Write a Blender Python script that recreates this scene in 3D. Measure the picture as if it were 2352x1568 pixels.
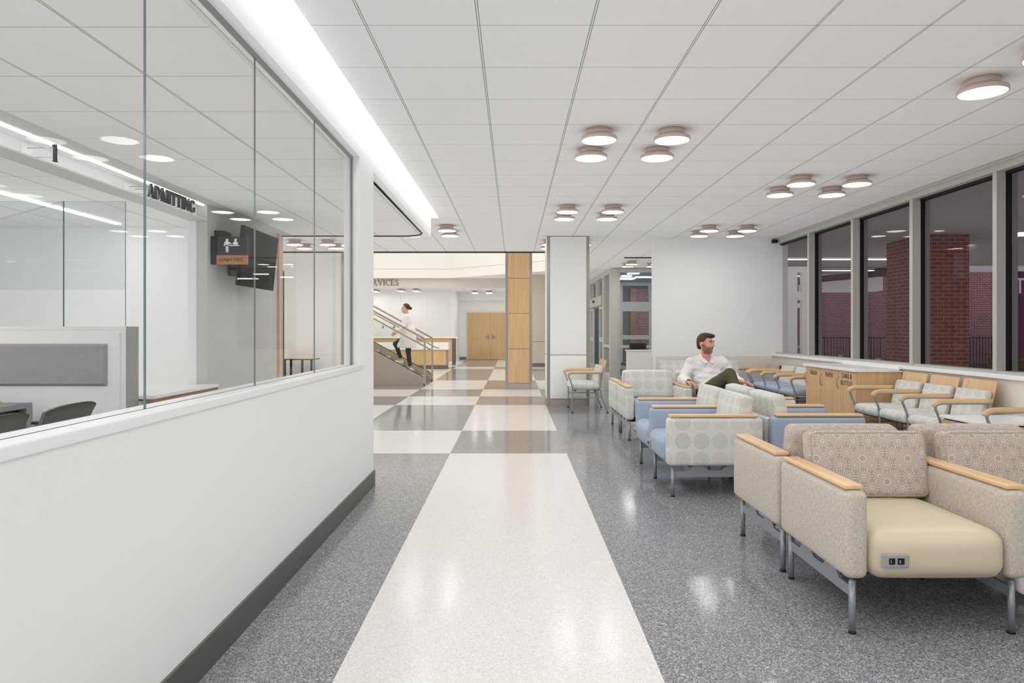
import bpy, math, random
import numpy as np
from mathutils import Matrix, Vector

for o in list(bpy.data.objects):
    bpy.data.objects.remove(o)
SC = bpy.context.scene
COL = SC.collection
R = math.radians

# ------------------------------------------------------------------ camera
cam = bpy.data.cameras.new('camera')
cam.sensor_width = 36.0
cam.lens = 1615.0 / 2352.0 * 36.0
cam.shift_x = -4.0 / 2352.0
cam.shift_y = -26.0 / 2352.0
cam.clip_end = 200
camo = bpy.data.objects.new('camera', cam)
camo.location = (0, 0, 1.333)
camo.rotation_euler = (R(90), 0, 0)
COL.objects.link(camo)
SC.camera = camo
# ------------------------------------------------------------------ view
SC.view_settings.view_transform = 'Standard'
SC.view_settings.look = 'None'
SC.view_settings.gamma = 1
SC.view_settings.use_curve_mapping = False
SC.view_settings.exposure = 0.0
# light levels of the place
DISC = 13.5      # round ceiling lamps
COVE = 14.0      # slot light over the corridor wall
LINEAR = 14.0     # linear lamps in the admitting office, and the added fill
ATRIUM = 0.8     # unseen fill panel added over the atrium
AMBIENT = 0.39
NIGHT = 0.035    # night sky

world = bpy.data.worlds.new('night_sky')
SC.world = world
world.use_nodes = True
bg = world.node_tree.nodes['Background']
bg.inputs[0].default_value = (0.55, 0.6, 0.8, 1)
bg.inputs[1].default_value = NIGHT

# interreflection: extra diffuse bounces plus the renderer's fast-GI ambient term
SC.world.light_settings.distance = 2.5
SC.world.light_settings.ao_factor = AMBIENT
try:
    SC.cycles.max_bounces = 14; SC.cycles.diffuse_bounces = 8; SC.cycles.transparent_max_bounces = 24
    SC.cycles.use_fast_gi = True; SC.cycles.fast_gi_method = 'ADD'
    SC.cycles.ao_bounces = 1; SC.cycles.ao_bounces_render = 1
except Exception as e: print(e)

# ------------------------------------------------------------------ materials
def lin(c):
    c = c / 255.0
    return c / 12.92 if c <= 0.04045 else ((c + 0.055) / 1.055) ** 2.4
def rgb(r, g, b): return (lin(r), lin(g), lin(b), 1)

class NT:
    def __init__(s, name):
        s.m = bpy.data.materials.new(name); s.m.use_nodes = True
        s.t = s.m.node_tree; s.n = s.t.nodes; s.l = s.t.links
        s.b = s.n.get('Principled BSDF'); s.out = s.n.get('Material Output')
    def node(s, typ, **k):
        n = s.n.new(typ)
        for a, v in k.items(): setattr(n, a, v)
        return n
    def put(s, sock, v):
        if isinstance(v, bpy.types.NodeSocket): s.l.new(v, sock)
        else: sock.default_value = v
    def math(s, op, a, b=None, c=None):
        n = s.node('ShaderNodeMath', operation=op)
        s.put(n.inputs[0], a)
        if b is not None: s.put(n.inputs[1], b)
        if c is not None: s.put(n.inputs[2], c)
        return n.outputs[0]
    def mix(s, f, a, b):
        n = s.node('ShaderNodeMix', data_type='RGBA')
        s.put(n.inputs[0], f); s.put(n.inputs[6], a); s.put(n.inputs[7], b)
        return n.outputs[2]
    def noise(s, vec, scale, detail=2, rough=0.5):
        n = s.node('ShaderNodeTexNoise'); n.inputs['Scale'].default_value = scale
        n.inputs['Detail'].default_value = detail; n.inputs['Roughness'].default_value = rough
        if vec is not None: s.l.new(vec, n.inputs['Vector'])
        return n.outputs[0]
    def coord(s, which='Object'):
        return s.node('ShaderNodeTexCoord').outputs[which]
    def mapping(s, vec, scale=(1, 1, 1), rot=(0, 0, 0), loc=(0, 0, 0)):
        n = s.node('ShaderNodeMapping'); s.l.new(vec, n.inputs[0])
        n.inputs['Scale'].default_value = scale; n.inputs['Rotation'].default_value = rot
        n.inputs['Location'].default_value = loc
        return n.outputs[0]
    def sep(s, vec):
        n = s.node('ShaderNodeSeparateXYZ'); s.l.new(vec, n.inputs[0]); return n.outputs
    def ramp(s, f, stops):
        n = s.node('ShaderNodeValToRGB'); s.put(n.inputs[0], f)
        e = n.color_ramp.elements
        while len(e) < len(stops): e.new(0.5)
        for i, (p, c) in enumerate(stops): e[i].position = p; e[i].color = c
        return n.outputs[0]
    def bump(s, h, strength=0.2, dist=0.002):
        n = s.node('ShaderNodeBump'); n.inputs['Strength'].default_value = strength
        n.inputs['Distance'].default_value = dist; s.l.new(h, n.inputs['Height'])
        s.l.new(n.outputs[0], s.b.inputs['Normal'])

def plain(name, col, rough=0.6, metal=0.0, spec=0.5, var=0.0, vscale=6, bump=0, bscale=300):
    t = NT(name); t.b.inputs['Roughness'].default_value = rough
    t.b.inputs['Metallic'].default_value = metal
    t.b.inputs['Specular IOR Level'].default_value = spec
    if var:
        f = t.noise(t.coord(), vscale, 3)
        d = tuple(c * (1 - var) for c in col[:3]) + (1,)
        t.l.new(t.mix(f, col, d), t.b.inputs['Base Color'])
    else: t.b.inputs['Base Color'].default_value = col
    if bump: t.bump(t.noise(t.coord(), bscale, 2), bump, 0.001)
    return t.m
def emis(name, col, strength):
    t = NT(name)
    t.b.inputs['Base Color'].default_value = (0.8, 0.8, 0.8, 1)
    t.b.inputs['Emission Color'].default_value = col
    t.b.inputs['Emission Strength'].default_value = strength
    return t.m
def brushed(name, col, rough=0.32, axis=2, streak=0.25):
    t = NT(name); sc = [400, 400, 400]; sc[axis] = 4
    f = t.noise(t.mapping(t.coord(), tuple(sc)), 1, 2)
    d = tuple(c * (1 - streak) for c in col[:3]) + (1,)
    t.l.new(t.mix(f, col, d), t.b.inputs['Base Color'])
    t.b.inputs['Metallic'].default_value = 1.0
    r = t.math('MULTIPLY_ADD', f, 0.15, rough - 0.07); t.l.new(r, t.b.inputs['Roughness'])
    return t.m
def wood(name, c1, c2, rough=0.38, axis=2, scale=1.0):
    t = NT(name); sc = [22 * scale] * 3; sc[axis] = 1.4 * scale
    v = t.mapping(t.coord(), tuple(sc))
    f1 = t.noise(v, 1.0, 4, 0.6)
    sc2 = [170 * scale] * 3; sc2[axis] = 5 * scale
    f2 = t.noise(t.mapping(t.coord(), tuple(sc2)), 1.0, 2)
    f = t.math('ADD', t.math('MULTIPLY', f1, 0.7), t.math('MULTIPLY', f2, 0.3))
    t.l.new(t.ramp(f, [(0.32, c2), (0.62, c1)]), t.b.inputs['Base Color'])
    t.b.inputs['Roughness'].default_value = rough
    return t.m
def glass(name, tint=(0.985, 0.99, 0.988, 1), fr0=0.006, graze=0.35, haze=0.0):
    t = NT(name); t.n.remove(t.b)
    tr = t.node('ShaderNodeBsdfTransparent'); tr.inputs[0].default_value = tint
    gl = t.node('ShaderNodeBsdfGlossy'); gl.inputs['Roughness'].default_value = 0.0
    lw = t.node('ShaderNodeLayerWeight'); lw.inputs[0].default_value = 0.5
    fc = t.math('POWER', lw.outputs['Facing'], 5.0)
    frv = t.math('MULTIPLY_ADD', fc, graze, fr0)
    mx = t.node('ShaderNodeMixShader')
    t.l.new(frv, mx.inputs[0]); t.l.new(tr.outputs[0], mx.inputs[1]); t.l.new(gl.outputs[0], mx.inputs[2])
    o = mx.outputs[0]
    if haze:
        df = t.node('ShaderNodeBsdfDiffuse'); df.inputs[0].default_value = (0.8, 0.82, 0.84, 1)
        m2 = t.node('ShaderNodeMixShader'); m2.inputs[0].default_value = haze
        t.l.new(o, m2.inputs[1]); t.l.new(df.outputs[0], m2.inputs[2]); o = m2.outputs[0]
    t.l.new(o, t.out.inputs[0])
    return t.m
def ceiling_mat(name, x0, y0, col):
    t = NT(name); x, y, z = t.sep(t.coord())
    def dist(c, c0):
        a = t.math('DIVIDE', t.math('SUBTRACT', c, c0), 0.61)
        f = t.math('FRACT', t.math('ADD', a, 100.5))
        return t.math('MULTIPLY', t.math('ABSOLUTE', t.math('SUBTRACT', f, 0.5)), 0.61)
    dx = dist(x, x0); dy = dist(y, y0)
    a = t.math('MULTIPLY', t.math('LESS_THAN', dx, 0.0085), t.math('GREATER_THAN', dx, 0.0035))
    b = t.math('LESS_THAN', dy, 0.0032)
    f = t.math('MAXIMUM', a, t.math('MULTIPLY', b, 0.75))
    fn = t.noise(t.coord(), 900, 1)
    c = t.mix(fn, col, tuple(v * 0.965 for v in col[:3]) + (1,))
    t.l.new(t.mix(f, c, rgb(138, 136, 132)), t.b.inputs['Base Color'])
    t.b.inputs['Roughness'].default_value = 0.85
    t.b.inputs['Specular IOR Level'].default_value = 0.2
    return t.m
def terrazzo(name, base, lo, hi, scale=210, rough=0.1, spec=0.3, soft=0.04):
    t = NT(name); co = t.coord()
    v = t.node('ShaderNodeTexVoronoi'); v.inputs['Scale'].default_value = scale
    t.l.new(co, v.inputs['Vector'])
    bw = t.sep(v.outputs['Color'])[0]
    v2 = t.node('ShaderNodeTexVoronoi'); v2.inputs['Scale'].default_value = scale * 0.45
    t.l.new(co, v2.inputs['Vector'])
    b2 = t.sep(v2.outputs['Color'])[1]
    c = t.ramp(bw, [(0.0, lo), (0.28, lo), (0.34, base), (0.78, base), (0.84, hi), (1.0, hi)])
    c2 = t.ramp(b2, [(0.0, lo), (0.1, lo), (0.14, base), (0.9, base), (0.93, hi)])
    c = t.mix(0.35, c, c2)
    big = t.noise(co, 1.3, 3)
    c = t.mix(t.math('MULTIPLY', big, soft * 4), c, tuple(k * 0.8 for k in base[:3]) + (1,))
    t.l.new(c, t.b.inputs['Base Color'])
    r = t.math('MULTIPLY_ADD', t.noise(co, 2.2, 3), 0.10, rough - 0.04)
    t.l.new(r, t.b.inputs['Roughness'])
    t.b.inputs['Specular IOR Level'].default_value = spec
    return t.m
def weave(name, c1, c2, scale=420, rough=0.9):
    t = NT(name); uv = t.coord('UV')
    a = t.noise(t.mapping(uv, (scale, scale * 0.12, 1)), 1, 2)
    b = t.noise(t.mapping(uv, (scale * 0.12, scale, 1)), 1, 2)
    f = t.math('MULTIPLY', t.math('ADD', a, b), 0.5)
    t.l.new(t.ramp(f, [(0.38, c2), (0.6, c1)]), t.b.inputs['Base Color'])
    t.b.inputs['Roughness'].default_value = rough
    t.b.inputs['Specular IOR Level'].default_value = 0.2
    t.bump(f, 0.35, 0.001)
    return t.m
def circles(name):
    # pale upholstery with rows of scribbled ring medallions
    t = NT(name); uv = t.coord('UV')
    x, y, z = t.sep(uv)
    P = 0.147
    def cell(c, off):
        a = t.math('ADD', t.math('DIVIDE', c, P), 50 + off)
        return t.math('FLOOR', a), t.math('SUBTRACT', t.math('FRACT', a), 0.5)
    ix, fx = cell(x, 0.66); iy, fy = cell(y, 0.42)
    wob = t.math('MULTIPLY', t.math('SUBTRACT', t.noise(uv, 38, 2), 0.5), 0.10)
    r = t.math('SQRT', t.math('ADD', t.math('MULTIPLY', fx, fx), t.math('MULTIPLY', fy, fy)))
    r = t.math('ADD', r, wob)
    ring = t.math('SINE', t.math('MULTIPLY', r, 2 * math.pi * 21))
    ring = t.math('GREATER_THAN', ring, 0.25)
    brk = t.math('GREATER_THAN', t.noise(uv, 150, 2), 0.42)
    inside = t.math('LESS_THAN', r, 0.44)
    cm = t.node('ShaderNodeCombineXYZ'); t.put(cm.inputs[0], ix); t.put(cm.inputs[1], iy)
    wn = t.node('ShaderNodeTexWhiteNoise'); t.l.new(cm.outputs[0], wn.inputs['Vector'])
    amt = t.math('MULTIPLY_ADD', wn.outputs['Value'], 0.5, 0.2)
    f = t.math('MULTIPLY', t.math('MULTIPLY', t.math('MULTIPLY', ring, brk), inside), amt)
    base = t.mix(t.noise(uv, 500, 1), rgb(221, 220, 211), rgb(210, 209, 201))
    base = t.mix(t.math('MULTIPLY', inside, 0.06), base, rgb(176, 184, 186))
    t.l.new(t.mix(f, base, rgb(128, 138, 146)), t.b.inputs['Base Color'])
    t.b.inputs['Roughness'].default_value = 0.75
    t.b.inputs['Specular IOR Level'].default_value = 0.3
    return t.m
def starburst(name):
    # taupe cloth with dotted starbursts, large ones between small ones
    t = NT(name); uv = t.coord('UV'); x, y, z = t.sep(uv)
    def lattice(px, py, ox, oy):
        # staggered lattice: returns offset from the nearest centre
        row = t.math('ADD', t.math('DIVIDE', y, py), 50.5 + oy)
        iy = t.math('FLOOR', row)
        fy = t.math('MULTIPLY', t.math('SUBTRACT', t.math('FRACT', row), 0.5), py)
        sh = t.math('MULTIPLY', t.math('MODULO', iy, 2.0), 0.5)
        cx = t.math('ADD', t.math('ADD', t.math('DIVIDE', x, px), 50.5 + ox), sh)
        fx = t.math('MULTIPLY', t.math('SUBTRACT', t.math('FRACT', cx), 0.5), px)
        r = t.math('SQRT', t.math('ADD', t.math('MULTIPLY', fx, fx), t.math('MULTIPLY', fy, fy)))
        return fx, fy, r
    def burst(fx, fy, r, n, r0, r1, ringr, dash):
        ang = t.math('ARCTAN2', fy, fx)
        sp = t.math('GREATER_THAN', t.math('COSINE', t.math('MULTIPLY', ang, float(n))), 0.5)
        rng = t.math('MULTIPLY', t.math('GREATER_THAN', r, r0), t.math('LESS_THAN', r, r1))
        ds = t.math('GREATER_THAN', t.math('SINE', t.math('MULTIPLY', r, dash)), -0.7)
        sp = t.math('MULTIPLY', t.math('MULTIPLY', sp, rng), ds)
        rg = t.math('LESS_THAN', t.math('ABSOLUTE', t.math('SUBTRACT', r, ringr)), 0.0017)
        return t.math('MAXIMUM', sp, rg)
    bx, by, br = lattice(0.235, 0.118, 0.18, 0.3)
    sx, sy, sr = lattice(0.235 / 3, 0.118 / 2, 0.18 * 3, 0.1)
    big = burst(bx, by, br, 30, 0.019, 0.062, 0.0165, 1300)
    sm = burst(sx, sy, sr, 14, 0.009, 0.036, 0.0072, 1500)
    isb = t.math('LESS_THAN', br, 0.052)
    f = t.math('ADD', t.math('MULTIPLY', isb, big), t.math('MULTIPLY', t.math('SUBTRACT', 1.0, isb), sm))
    base = t.mix(t.noise(uv, 600, 1), rgb(184, 171, 161), rgb(166, 153, 144))
    t.l.new(t.mix(t.math('MULTIPLY', f, 0.8), base, rgb(230, 223, 213)), t.b.inputs['Base Color'])
    t.b.inputs['Roughness'].default_value = 0.85
    t.b.inputs['Specular IOR Level'].default_value = 0.2
    return t.m
def brick(name, c1, c2, mort, w=0.203, h=0.0677, rot=(R(90), 0, 0), m=0.01):
    t = NT(name); co = t.coord('UV')
    n = t.node('ShaderNodeTexBrick'); t.l.new(co, n.inputs['Vector'])
    n.inputs['Color1'].default_value = c1; n.inputs['Color2'].default_value = c2
    n.inputs['Mortar'].default_value = mort; n.inputs['Scale'].default_value = 1
    n.inputs['Mortar Size'].default_value = m * 0.5; n.inputs['Brick Width'].default_value = w
    n.inputs['Row Height'].default_value = h
    t.l.new(n.outputs[0], t.b.inputs['Base Color'])
    t.b.inputs['Roughness'].default_value = 0.85
    return t.m

M = {}
M['wall'] = plain('white_paint', rgb(235, 235, 234), 0.55, spec=0.3, bump=0.03)
M['wallgrey_and_shade'] = plain('grey_paint_and_shade', rgb(196, 196, 192), 0.6, spec=0.3)
M['cream'] = plain('cream_paint', rgb(222, 216, 204), 0.6, spec=0.3)
M['warmwhite'] = plain('warm_white_panel', rgb(231, 229, 224), 0.5, spec=0.3)
M['greige'] = plain('greige_panel', rgb(196, 188, 172), 0.5)
M['trimwhite'] = plain('white_solid_surface', rgb(238, 238, 238), 0.3)
M['frosted'] = plain('white_laminate', rgb(222, 220, 216), 0.45)
M['ceil'] = ceiling_mat('ceiling_tiles', -0.189, 3.80, rgb(222, 221, 220))
M['ceil_low'] = ceiling_mat('admitting_ceiling_tiles', -1.956, 3.149, rgb(226, 225, 223))
M['ceil_plain'] = plain('ceiling_gypsum', rgb(214, 212, 206), 0.8)
M['dark_terr'] = terrazzo('grey_terrazzo', rgb(136, 137, 142), rgb(78, 79, 86), rgb(206, 206, 204), 230, 0.11)
M['mid_terr'] = terrazzo('mid_grey_terrazzo', rgb(146, 144, 143), rgb(112, 110, 110), rgb(178, 176, 172), 230, 0.1)
M['light_terr'] = terrazzo('ivory_terrazzo', rgb(223, 221, 218), rgb(206, 203, 199), rgb(236, 234, 232), 230, 0.16, spec=0.18, soft=0.02)
M['steel'] = brushed('stainless_steel', rgb(190, 184, 176), 0.3, axis=2)
M['darksteel'] = brushed('dark_steel_base', rgb(150, 147, 142), 0.42, axis=0, streak=0.3)
M['stairsteel'] = plain('stair_steel', rgb(186, 176, 166), 0.34, metal=0.55)
M['ash'] = wood('pale_ash', rgb(214, 188, 166), rgb(202, 174, 150), 0.45)
M['alu'] = plain('silver_aluminium', rgb(196, 195, 190), 0.45, metal=0.35)
M['alu_dark'] = plain('grey_aluminium', rgb(150, 150, 150), 0.5, metal=0.3)
M['silver'] = plain('silver_paint', rgb(164, 168, 174), 0.35, metal=0.6)
M['black'] = plain('black_plastic', rgb(22, 22, 24), 0.4)
M['gasket'] = plain('black_gasket', rgb(20, 19, 20), 0.6)
M['screen'] = plain('black_screen', rgb(14, 14, 16), 0.4, spec=0.2)
M['bronze'] = plain('rose_bronze', rgb(206, 188, 178), 0.45, metal=0.2)
M['maple'] = wood('maple', rgb(218, 184, 140), rgb(200, 162, 118), 0.35, axis=2)
M['maple_y'] = wood('maple_long', rgb(230, 196, 150), rgb(216, 178, 128), 0.3, axis=1)
M['maple_x'] = wood('maple_cross', rgb(230, 196, 150), rgb(216, 178, 128), 0.3, axis=0)
M['walnut'] = wood('brown_edge', rgb(160, 118, 84), rgb(128, 92, 64), 0.4, axis=1)
M['disc'] = emis('lamp_diffuser', (1.0, 0.988, 0.975, 1), DISC)
M['cove'] = emis('cove_led', (0.97, 0.98, 1.0, 1), COVE)
M['linear'] = emis('linear_lamp_and_fill', (0.96, 0.98, 1.0, 1), LINEAR)
M['fill_panel'] = emis('atrium_fill_panel', (1.0, 0.985, 0.955, 1), ATRIUM)
M['ext_fill'] = emis('canopy_fill_lamp', (1.0, 0.93, 0.84, 1), 14.0)
M['extline'] = emis('canopy_line_lamp', (0.95, 0.97, 1.0, 1), 2.6)
M['glass'] = glass('clear_glass')
M['glass_out'] = glass('window_glass', (0.86, 0.84, 0.86, 1), 0.012, 0.35)
M['glass_stair'] = glass('stair_glass', (0.965, 0.98, 0.962, 1))
M['glass_tint'] = glass('tinted_glass', (0.92, 0.94, 0.95, 1), haze=0.04)
M['glass_edge'] = plain('glass_edge', rgb(112, 128, 131), 0.2)
M['beigewall'] = plain('pale_beige_paint', rgb(206, 202, 195), 0.6, spec=0.3)
M['tweed'] = weave('oatmeal_tweed', rgb(212, 203, 192), rgb(170, 160, 148))
M['acoustic'] = weave('grey_acoustic_cloth', rgb(172, 172, 173), rgb(148, 148, 150), 600)
M['olivecloth'] = weave('olive_grey_cloth', rgb(118, 119, 110), rgb(92, 93, 86), 500)
M['star'] = starburst('starburst_cloth')
M['circ'] = circles('ring_medallion_cloth')
M['tan'] = plain('tan_vinyl', rgb(212, 198, 172), 0.42, var=0.05, vscale=9)
M['blue'] = plain('blue_grey_vinyl', rgb(158, 171, 190), 0.42, var=0.05, vscale=9)
M['taupe_vinyl'] = plain('taupe_cloth', rgb(176, 168, 158), 0.8)
M['outlet'] = plain('grey_end_shade', rgb(160, 160, 158), 0.4)
M['brick_a'] = brick('pillar_brick', rgb(134, 78, 74), rgb(112, 66, 64), rgb(164, 136, 126))
M['brick_b'] = brick('far_wall_brick', rgb(134, 82, 92), rgb(108, 70, 80), rgb(170, 150, 152), m=0.014)
M['plum'] = plain('plum_panel', rgb(96, 52, 76), 0.5)
M['paving'] = plain('night_paving', rgb(96, 92, 96), 0.7, var=0.2)
M['soffit'] = plain('canopy_soffit', rgb(150, 148, 142), 0.8)
M['fascia_grey'] = plain('canopy_fascia', rgb(228, 224, 230), 0.6)
M['cove_low'] = emis('recess_led', (0.97, 0.98, 1.0, 1), 3.5)
M['letter'] = plain('bronze_letters', rgb(120, 108, 92), 0.4, metal=0.5)
M['letterdark'] = plain('dark_metal_letters', rgb(78, 78, 76), 0.35, metal=0.6)
M['letterwhite'] = plain('white_letters', rgb(235, 235, 238), 0.5)
M['copper'] = plain('copper_sign_band', rgb(190, 132, 96), 0.4, metal=0.35)
M['signblack'] = plain('charcoal_sign', rgb(44, 45, 47), 0.35)
M['ink'] = plain('engraved_letters', rgb(72, 54, 38), 0.6)
M['skin'] = plain('skin', rgb(214, 160, 138), 0.5)
M['skin_beard'] = plain('beard_stubble', rgb(146, 106, 88), 0.7)
M['lips'] = plain('lips', rgb(196, 130, 118), 0.45)
M['eye'] = plain('eye_dark', rgb(50, 36, 30), 0.3)
M['eyewhite'] = plain('eye_white', rgb(225, 220, 215), 0.3)
M['hair'] = plain('brown_hair', rgb(78, 56, 40), 0.55, var=0.35, vscale=60)
M['shirt'] = plain('white_linen', rgb(232, 228, 228), 0.8, var=0.03)
M['olive'] = plain('olive_cotton', rgb(84, 82, 56), 0.8)
M['navy'] = plain('navy_cotton', rgb(46, 52, 66), 0.8)
M['leather'] = plain('brown_leather', rgb(92, 62, 44), 0.4)
M['mask'] = plain('blue_face_mask', rgb(160, 205, 205), 0.8)
M['tread'] = plain('stair_tread', rgb(186, 180, 162), 0.5)
M['carpet'] = plain('charcoal_mat', rgb(72, 72, 76), 0.95)
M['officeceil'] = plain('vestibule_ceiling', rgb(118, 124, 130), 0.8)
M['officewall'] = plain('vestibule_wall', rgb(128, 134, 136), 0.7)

# ------------------------------------------------------------------ mesh builder
I4 = Matrix.Identity(4)
class MB:
    def __init__(s): s.nb = 0; s.v = []; s.f = []; s.mi = []; s.uv = []; s.sm = []
    def face(s, idx, mi=0, uv=None, smooth=False):
        s.f.append(tuple(idx)); s.mi.append(mi); s.uv.append(uv); s.sm.append(smooth)
    def addv(s, pts, T=None):
        b = len(s.v)
        for p in pts:
            p = Vector(p)
            s.v.append(tuple(T @ p) if T is not None else tuple(p))
        return b
    def poly(s, pts, mi=0, T=None):
        b = s.addv(pts, T); s.face(range(b, b + len(pts)), mi)
    def box(s, x0, x1, y0, y1, z0, z1, mi=0, T=None, mis=None):
        if x0 > x1: x0, x1 = x1, x0
        if y0 > y1: y0, y1 = y1, y0
        if z0 > z1: z0, z1 = z1, z0
        e = (s.nb % 7) * 0.0005; s.nb += 1      # no two boxes of a mesh share a face plane
        x0 -= e; x1 += e; y0 -= e; y1 += e; z0 += e * .2; z1 += e * .3
        P = [(x0, y0, z0), (x1, y0, z0), (x1, y1, z0), (x0, y1, z0), (x0, y0, z1), (x1, y0, z1), (x1, y1, z1), (x0, y1, z1)]
        b = s.addv(P, T)
        F = [(0, 3, 2, 1), (4, 5, 6, 7), (0, 1, 5, 4), (1, 2, 6, 5), (2, 3, 7, 6), (3, 0, 4, 7)]  # -z +z -y +x +y -x
        for k, q in enumerate(F):
            n = k // 2 if k < 2 else k
            uv = []
            for i in q:
                x, y, z = P[i]
                uv.append((x, y) if k < 2 else ((x, z) if k in (2, 4) else (y, z)))
            s.face([b + i for i in q], mis[k] if mis else mi, uv)
        return s
    def rbox(s, cx, cy, cz, sx, sy, sz, r, mi=0, T=None, n=3, puff=(0, 0, 0), seg=6):
        # rounded box, optional puffed faces
        hx, hy, hz = sx / 2, sy / 2, sz / 2
        r = min(r, hx * 0.98, hy * 0.98, hz * 0.98)
        def ax(h):
            a = [-h + r * (1 - math.cos(math.pi / 2 * i / n)) for i in range(n + 1)]
            mid = [(-h + r) + (2 * h - 2 * r) * i / seg for i in range(1, seg)]
            return a + mid + [-q for q in reversed(a)]
        X, Y, Z = ax(hx), ax(hy), ax(hz)
        H = (hx, hy, hz)
        cache = {}
        def vert(p):
            key = (round(p[0], 6), round(p[1], 6), round(p[2], 6))
            if key in cache: return cache[key]
            q = Vector(p)
            # angular remap so corner rings are even
            inner = Vector([max(-(h - r), min(h - r, c)) for c, h in zip(q, H)])
            d = q - inner
            # remap from cosine spacing
            if d.length > 1e-9:
                d = d.normalized() * r
                q2 = inner + d
            else: q2 = q
            for a in range(3):
                if puff[a]:
                    o1, o2 = [(1, 2), (0, 2), (0, 1)][a]
                    w = max(0, 1 - (q[o1] / H[o1]) ** 2) * max(0, 1 - (q[o2] / H[o2]) ** 2)
                    q2[a] += puff[a] * w * (q[a] / H[a])
            q2 = q2 + Vector((cx, cy, cz))
            b = s.addv([q2], T); cache[key] = b
            return b
        for axis in range(3):
            A, B = [(Y, Z), (X, Z), (X, Y)][axis]
            for sg in (-1, 1):
                for i in range(len(A) - 1):
                    for j in range(len(B) - 1):
                        q = []; uv = []
                        for (a, b) in ((A[i], B[j]), (A[i + 1], B[j]), (A[i + 1], B[j + 1]), (A[i], B[j + 1])):
                            p = [0, 0, 0]; p[axis] = sg * H[axis]
                            o1, o2 = [(1, 2), (0, 2), (0, 1)][axis]
                            p[o1] = a; p[o2] = b
                            q.append(vert(p)); uv.append((a + (cx, cy, cz)[o1], b + (cx, cy, cz)[o2]))
                        flip = (sg < 0) ^ (axis == 1)
                        if flip: q.reverse(); uv.reverse()
                        if len(set(q)) == 4: s.face(q, mi, uv, True)
        return s
    def tube(s, pts, r, mi=0, n=10, T=None, cap=True, sx=1.0):
        pts = [Vector(p) for p in pts]
        rs = r if isinstance(r, (list, tuple)) else [r] * len(pts)
        rings = []; up = None
        for i, p in enumerate(pts):
            d = (pts[min(i + 1, len(pts) - 1)] - pts[max(i - 1, 0)]).normalized()
            if up is None:
                up = Vector((0, 0, 1)) if abs(d.z) < 0.9 else Vector((1, 0, 0))
            a = d.cross(up).normalized(); b = a.cross(d).normalized(); up = b
            rings.append(s.addv([p + (a * math.cos(2 * math.pi * k / n) * sx + b * math.sin(2 * math.pi * k / n)) * rs[i] for k in range(n)], T))
        for i in range(len(pts) - 1):
            for k in range(n):
                k2 = (k + 1) % n
                s.face((rings[i] + k, rings[i] + k2, rings[i + 1] + k2, rings[i + 1] + k), mi, None, True)
        if cap:
            s.face([rings[0] + k for k in reversed(range(n))], mi)
            s.face([rings[-1] + k for k in range(n)], mi)
        return s
    def cyl(s, x, y, z0, z1, r0, r1=None, mi=0, n=16, T=None):
        return s.tube([(x, y, z0), (x, y, z1)], [r0, r0 if r1 is None else r1], mi, n, T)
    def lathe(s, prof, x=0, y=0, n=32, mi=0, mis=None, T=None):
        rings = [s.addv([(x + r * math.cos(2 * math.pi * k / n), y + r * math.sin(2 * math.pi * k / n), z) for k in range(n)], T) for r, z in prof]
        for i in range(len(prof) - 1):
            for k in range(n):
                k2 = (k + 1) % n
                s.face((rings[i] + k, rings[i] + k2, rings[i + 1] + k2, rings[i + 1] + k), mis[i] if mis else mi, None, True)
        return s
    def prism(s, pts, y0, y1, mi=0, T=None, plane='xz'):
        # extrude polygon given in a plane along the third axis
        def mk(a, b, c): return {'xz': (a, c, b), 'yz': (c, a, b), 'xy': (a, b, c)}[plane]
        n = len(pts)
        b0 = s.addv([mk(a, b, y0) for a, b in pts], T); b1 = s.addv([mk(a, b, y1) for a, b in pts], T)
        s.face(range(b0, b0 + n), mi, list(pts)); s.face(reversed(range(b1, b1 + n)), mi, list(reversed(pts)))
        for i in range(n):
            j = (i + 1) % n
            s.face((b0 + j, b0 + i, b1 + i, b1 + j), mi)
        return s
    def mesh(s, name, mats):
        me = bpy.data.meshes.new(name)
        me.from_pydata(s.v, [], s.f)
        for m in (mats if isinstance(mats, (list, tuple)) else [mats]):
            me.materials.append(M[m] if isinstance(m, str) else m)
        me.polygons.foreach_set('material_index', s.mi)
        me.polygons.foreach_set('use_smooth', s.sm)
        if any(u is not None for u in s.uv):
            ul = me.uv_layers.new(name='UVMap')
            li = 0
            for f, u in zip(s.f, s.uv):
                for k in range(len(f)):
                    if u is not None: ul.data[li].uv = u[k]
                    li += 1
        me.validate(); me.update()
        return me
    def build(s, name, mats, parent=None, T=None, fixn=False):
        me = s.mesh(name, mats)
        o = bpy.data.objects.new(name, me); COL.objects.link(o)
        if T is not None: o.matrix_basis = T
        if parent is not None: o.parent = parent
        return o
def tag(o, label=None, cat=None, group=None, kind=None):
    if label: o['label'] = label
    if cat: o['category'] = cat
    if group: o['group'] = group
    if kind: o['kind'] = kind
    return o
def thing(name, label, cat, loc=(0, 0, 0), rz=0, group=None):
    o = bpy.data.objects.new(name, None); COL.objects.link(o)
    o.location = loc; o.rotation_euler = (0, 0, rz); o.empty_display_size = 0.1
    return tag(o, label, cat, group)
def struct(name, mb, mats):
    o = mb.build(name, mats); o['kind'] = 'structure'; return o
def copy_tree(o, parent=None):
    c = o.copy(); COL.objects.link(c)
    if parent is not None: c.parent = parent
    for ch in list(KIDS(o)): copy_tree(ch, c)
    return c
def KIDS(o): return [q for q in COL.objects if q.parent is o and q is not None]

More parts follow.
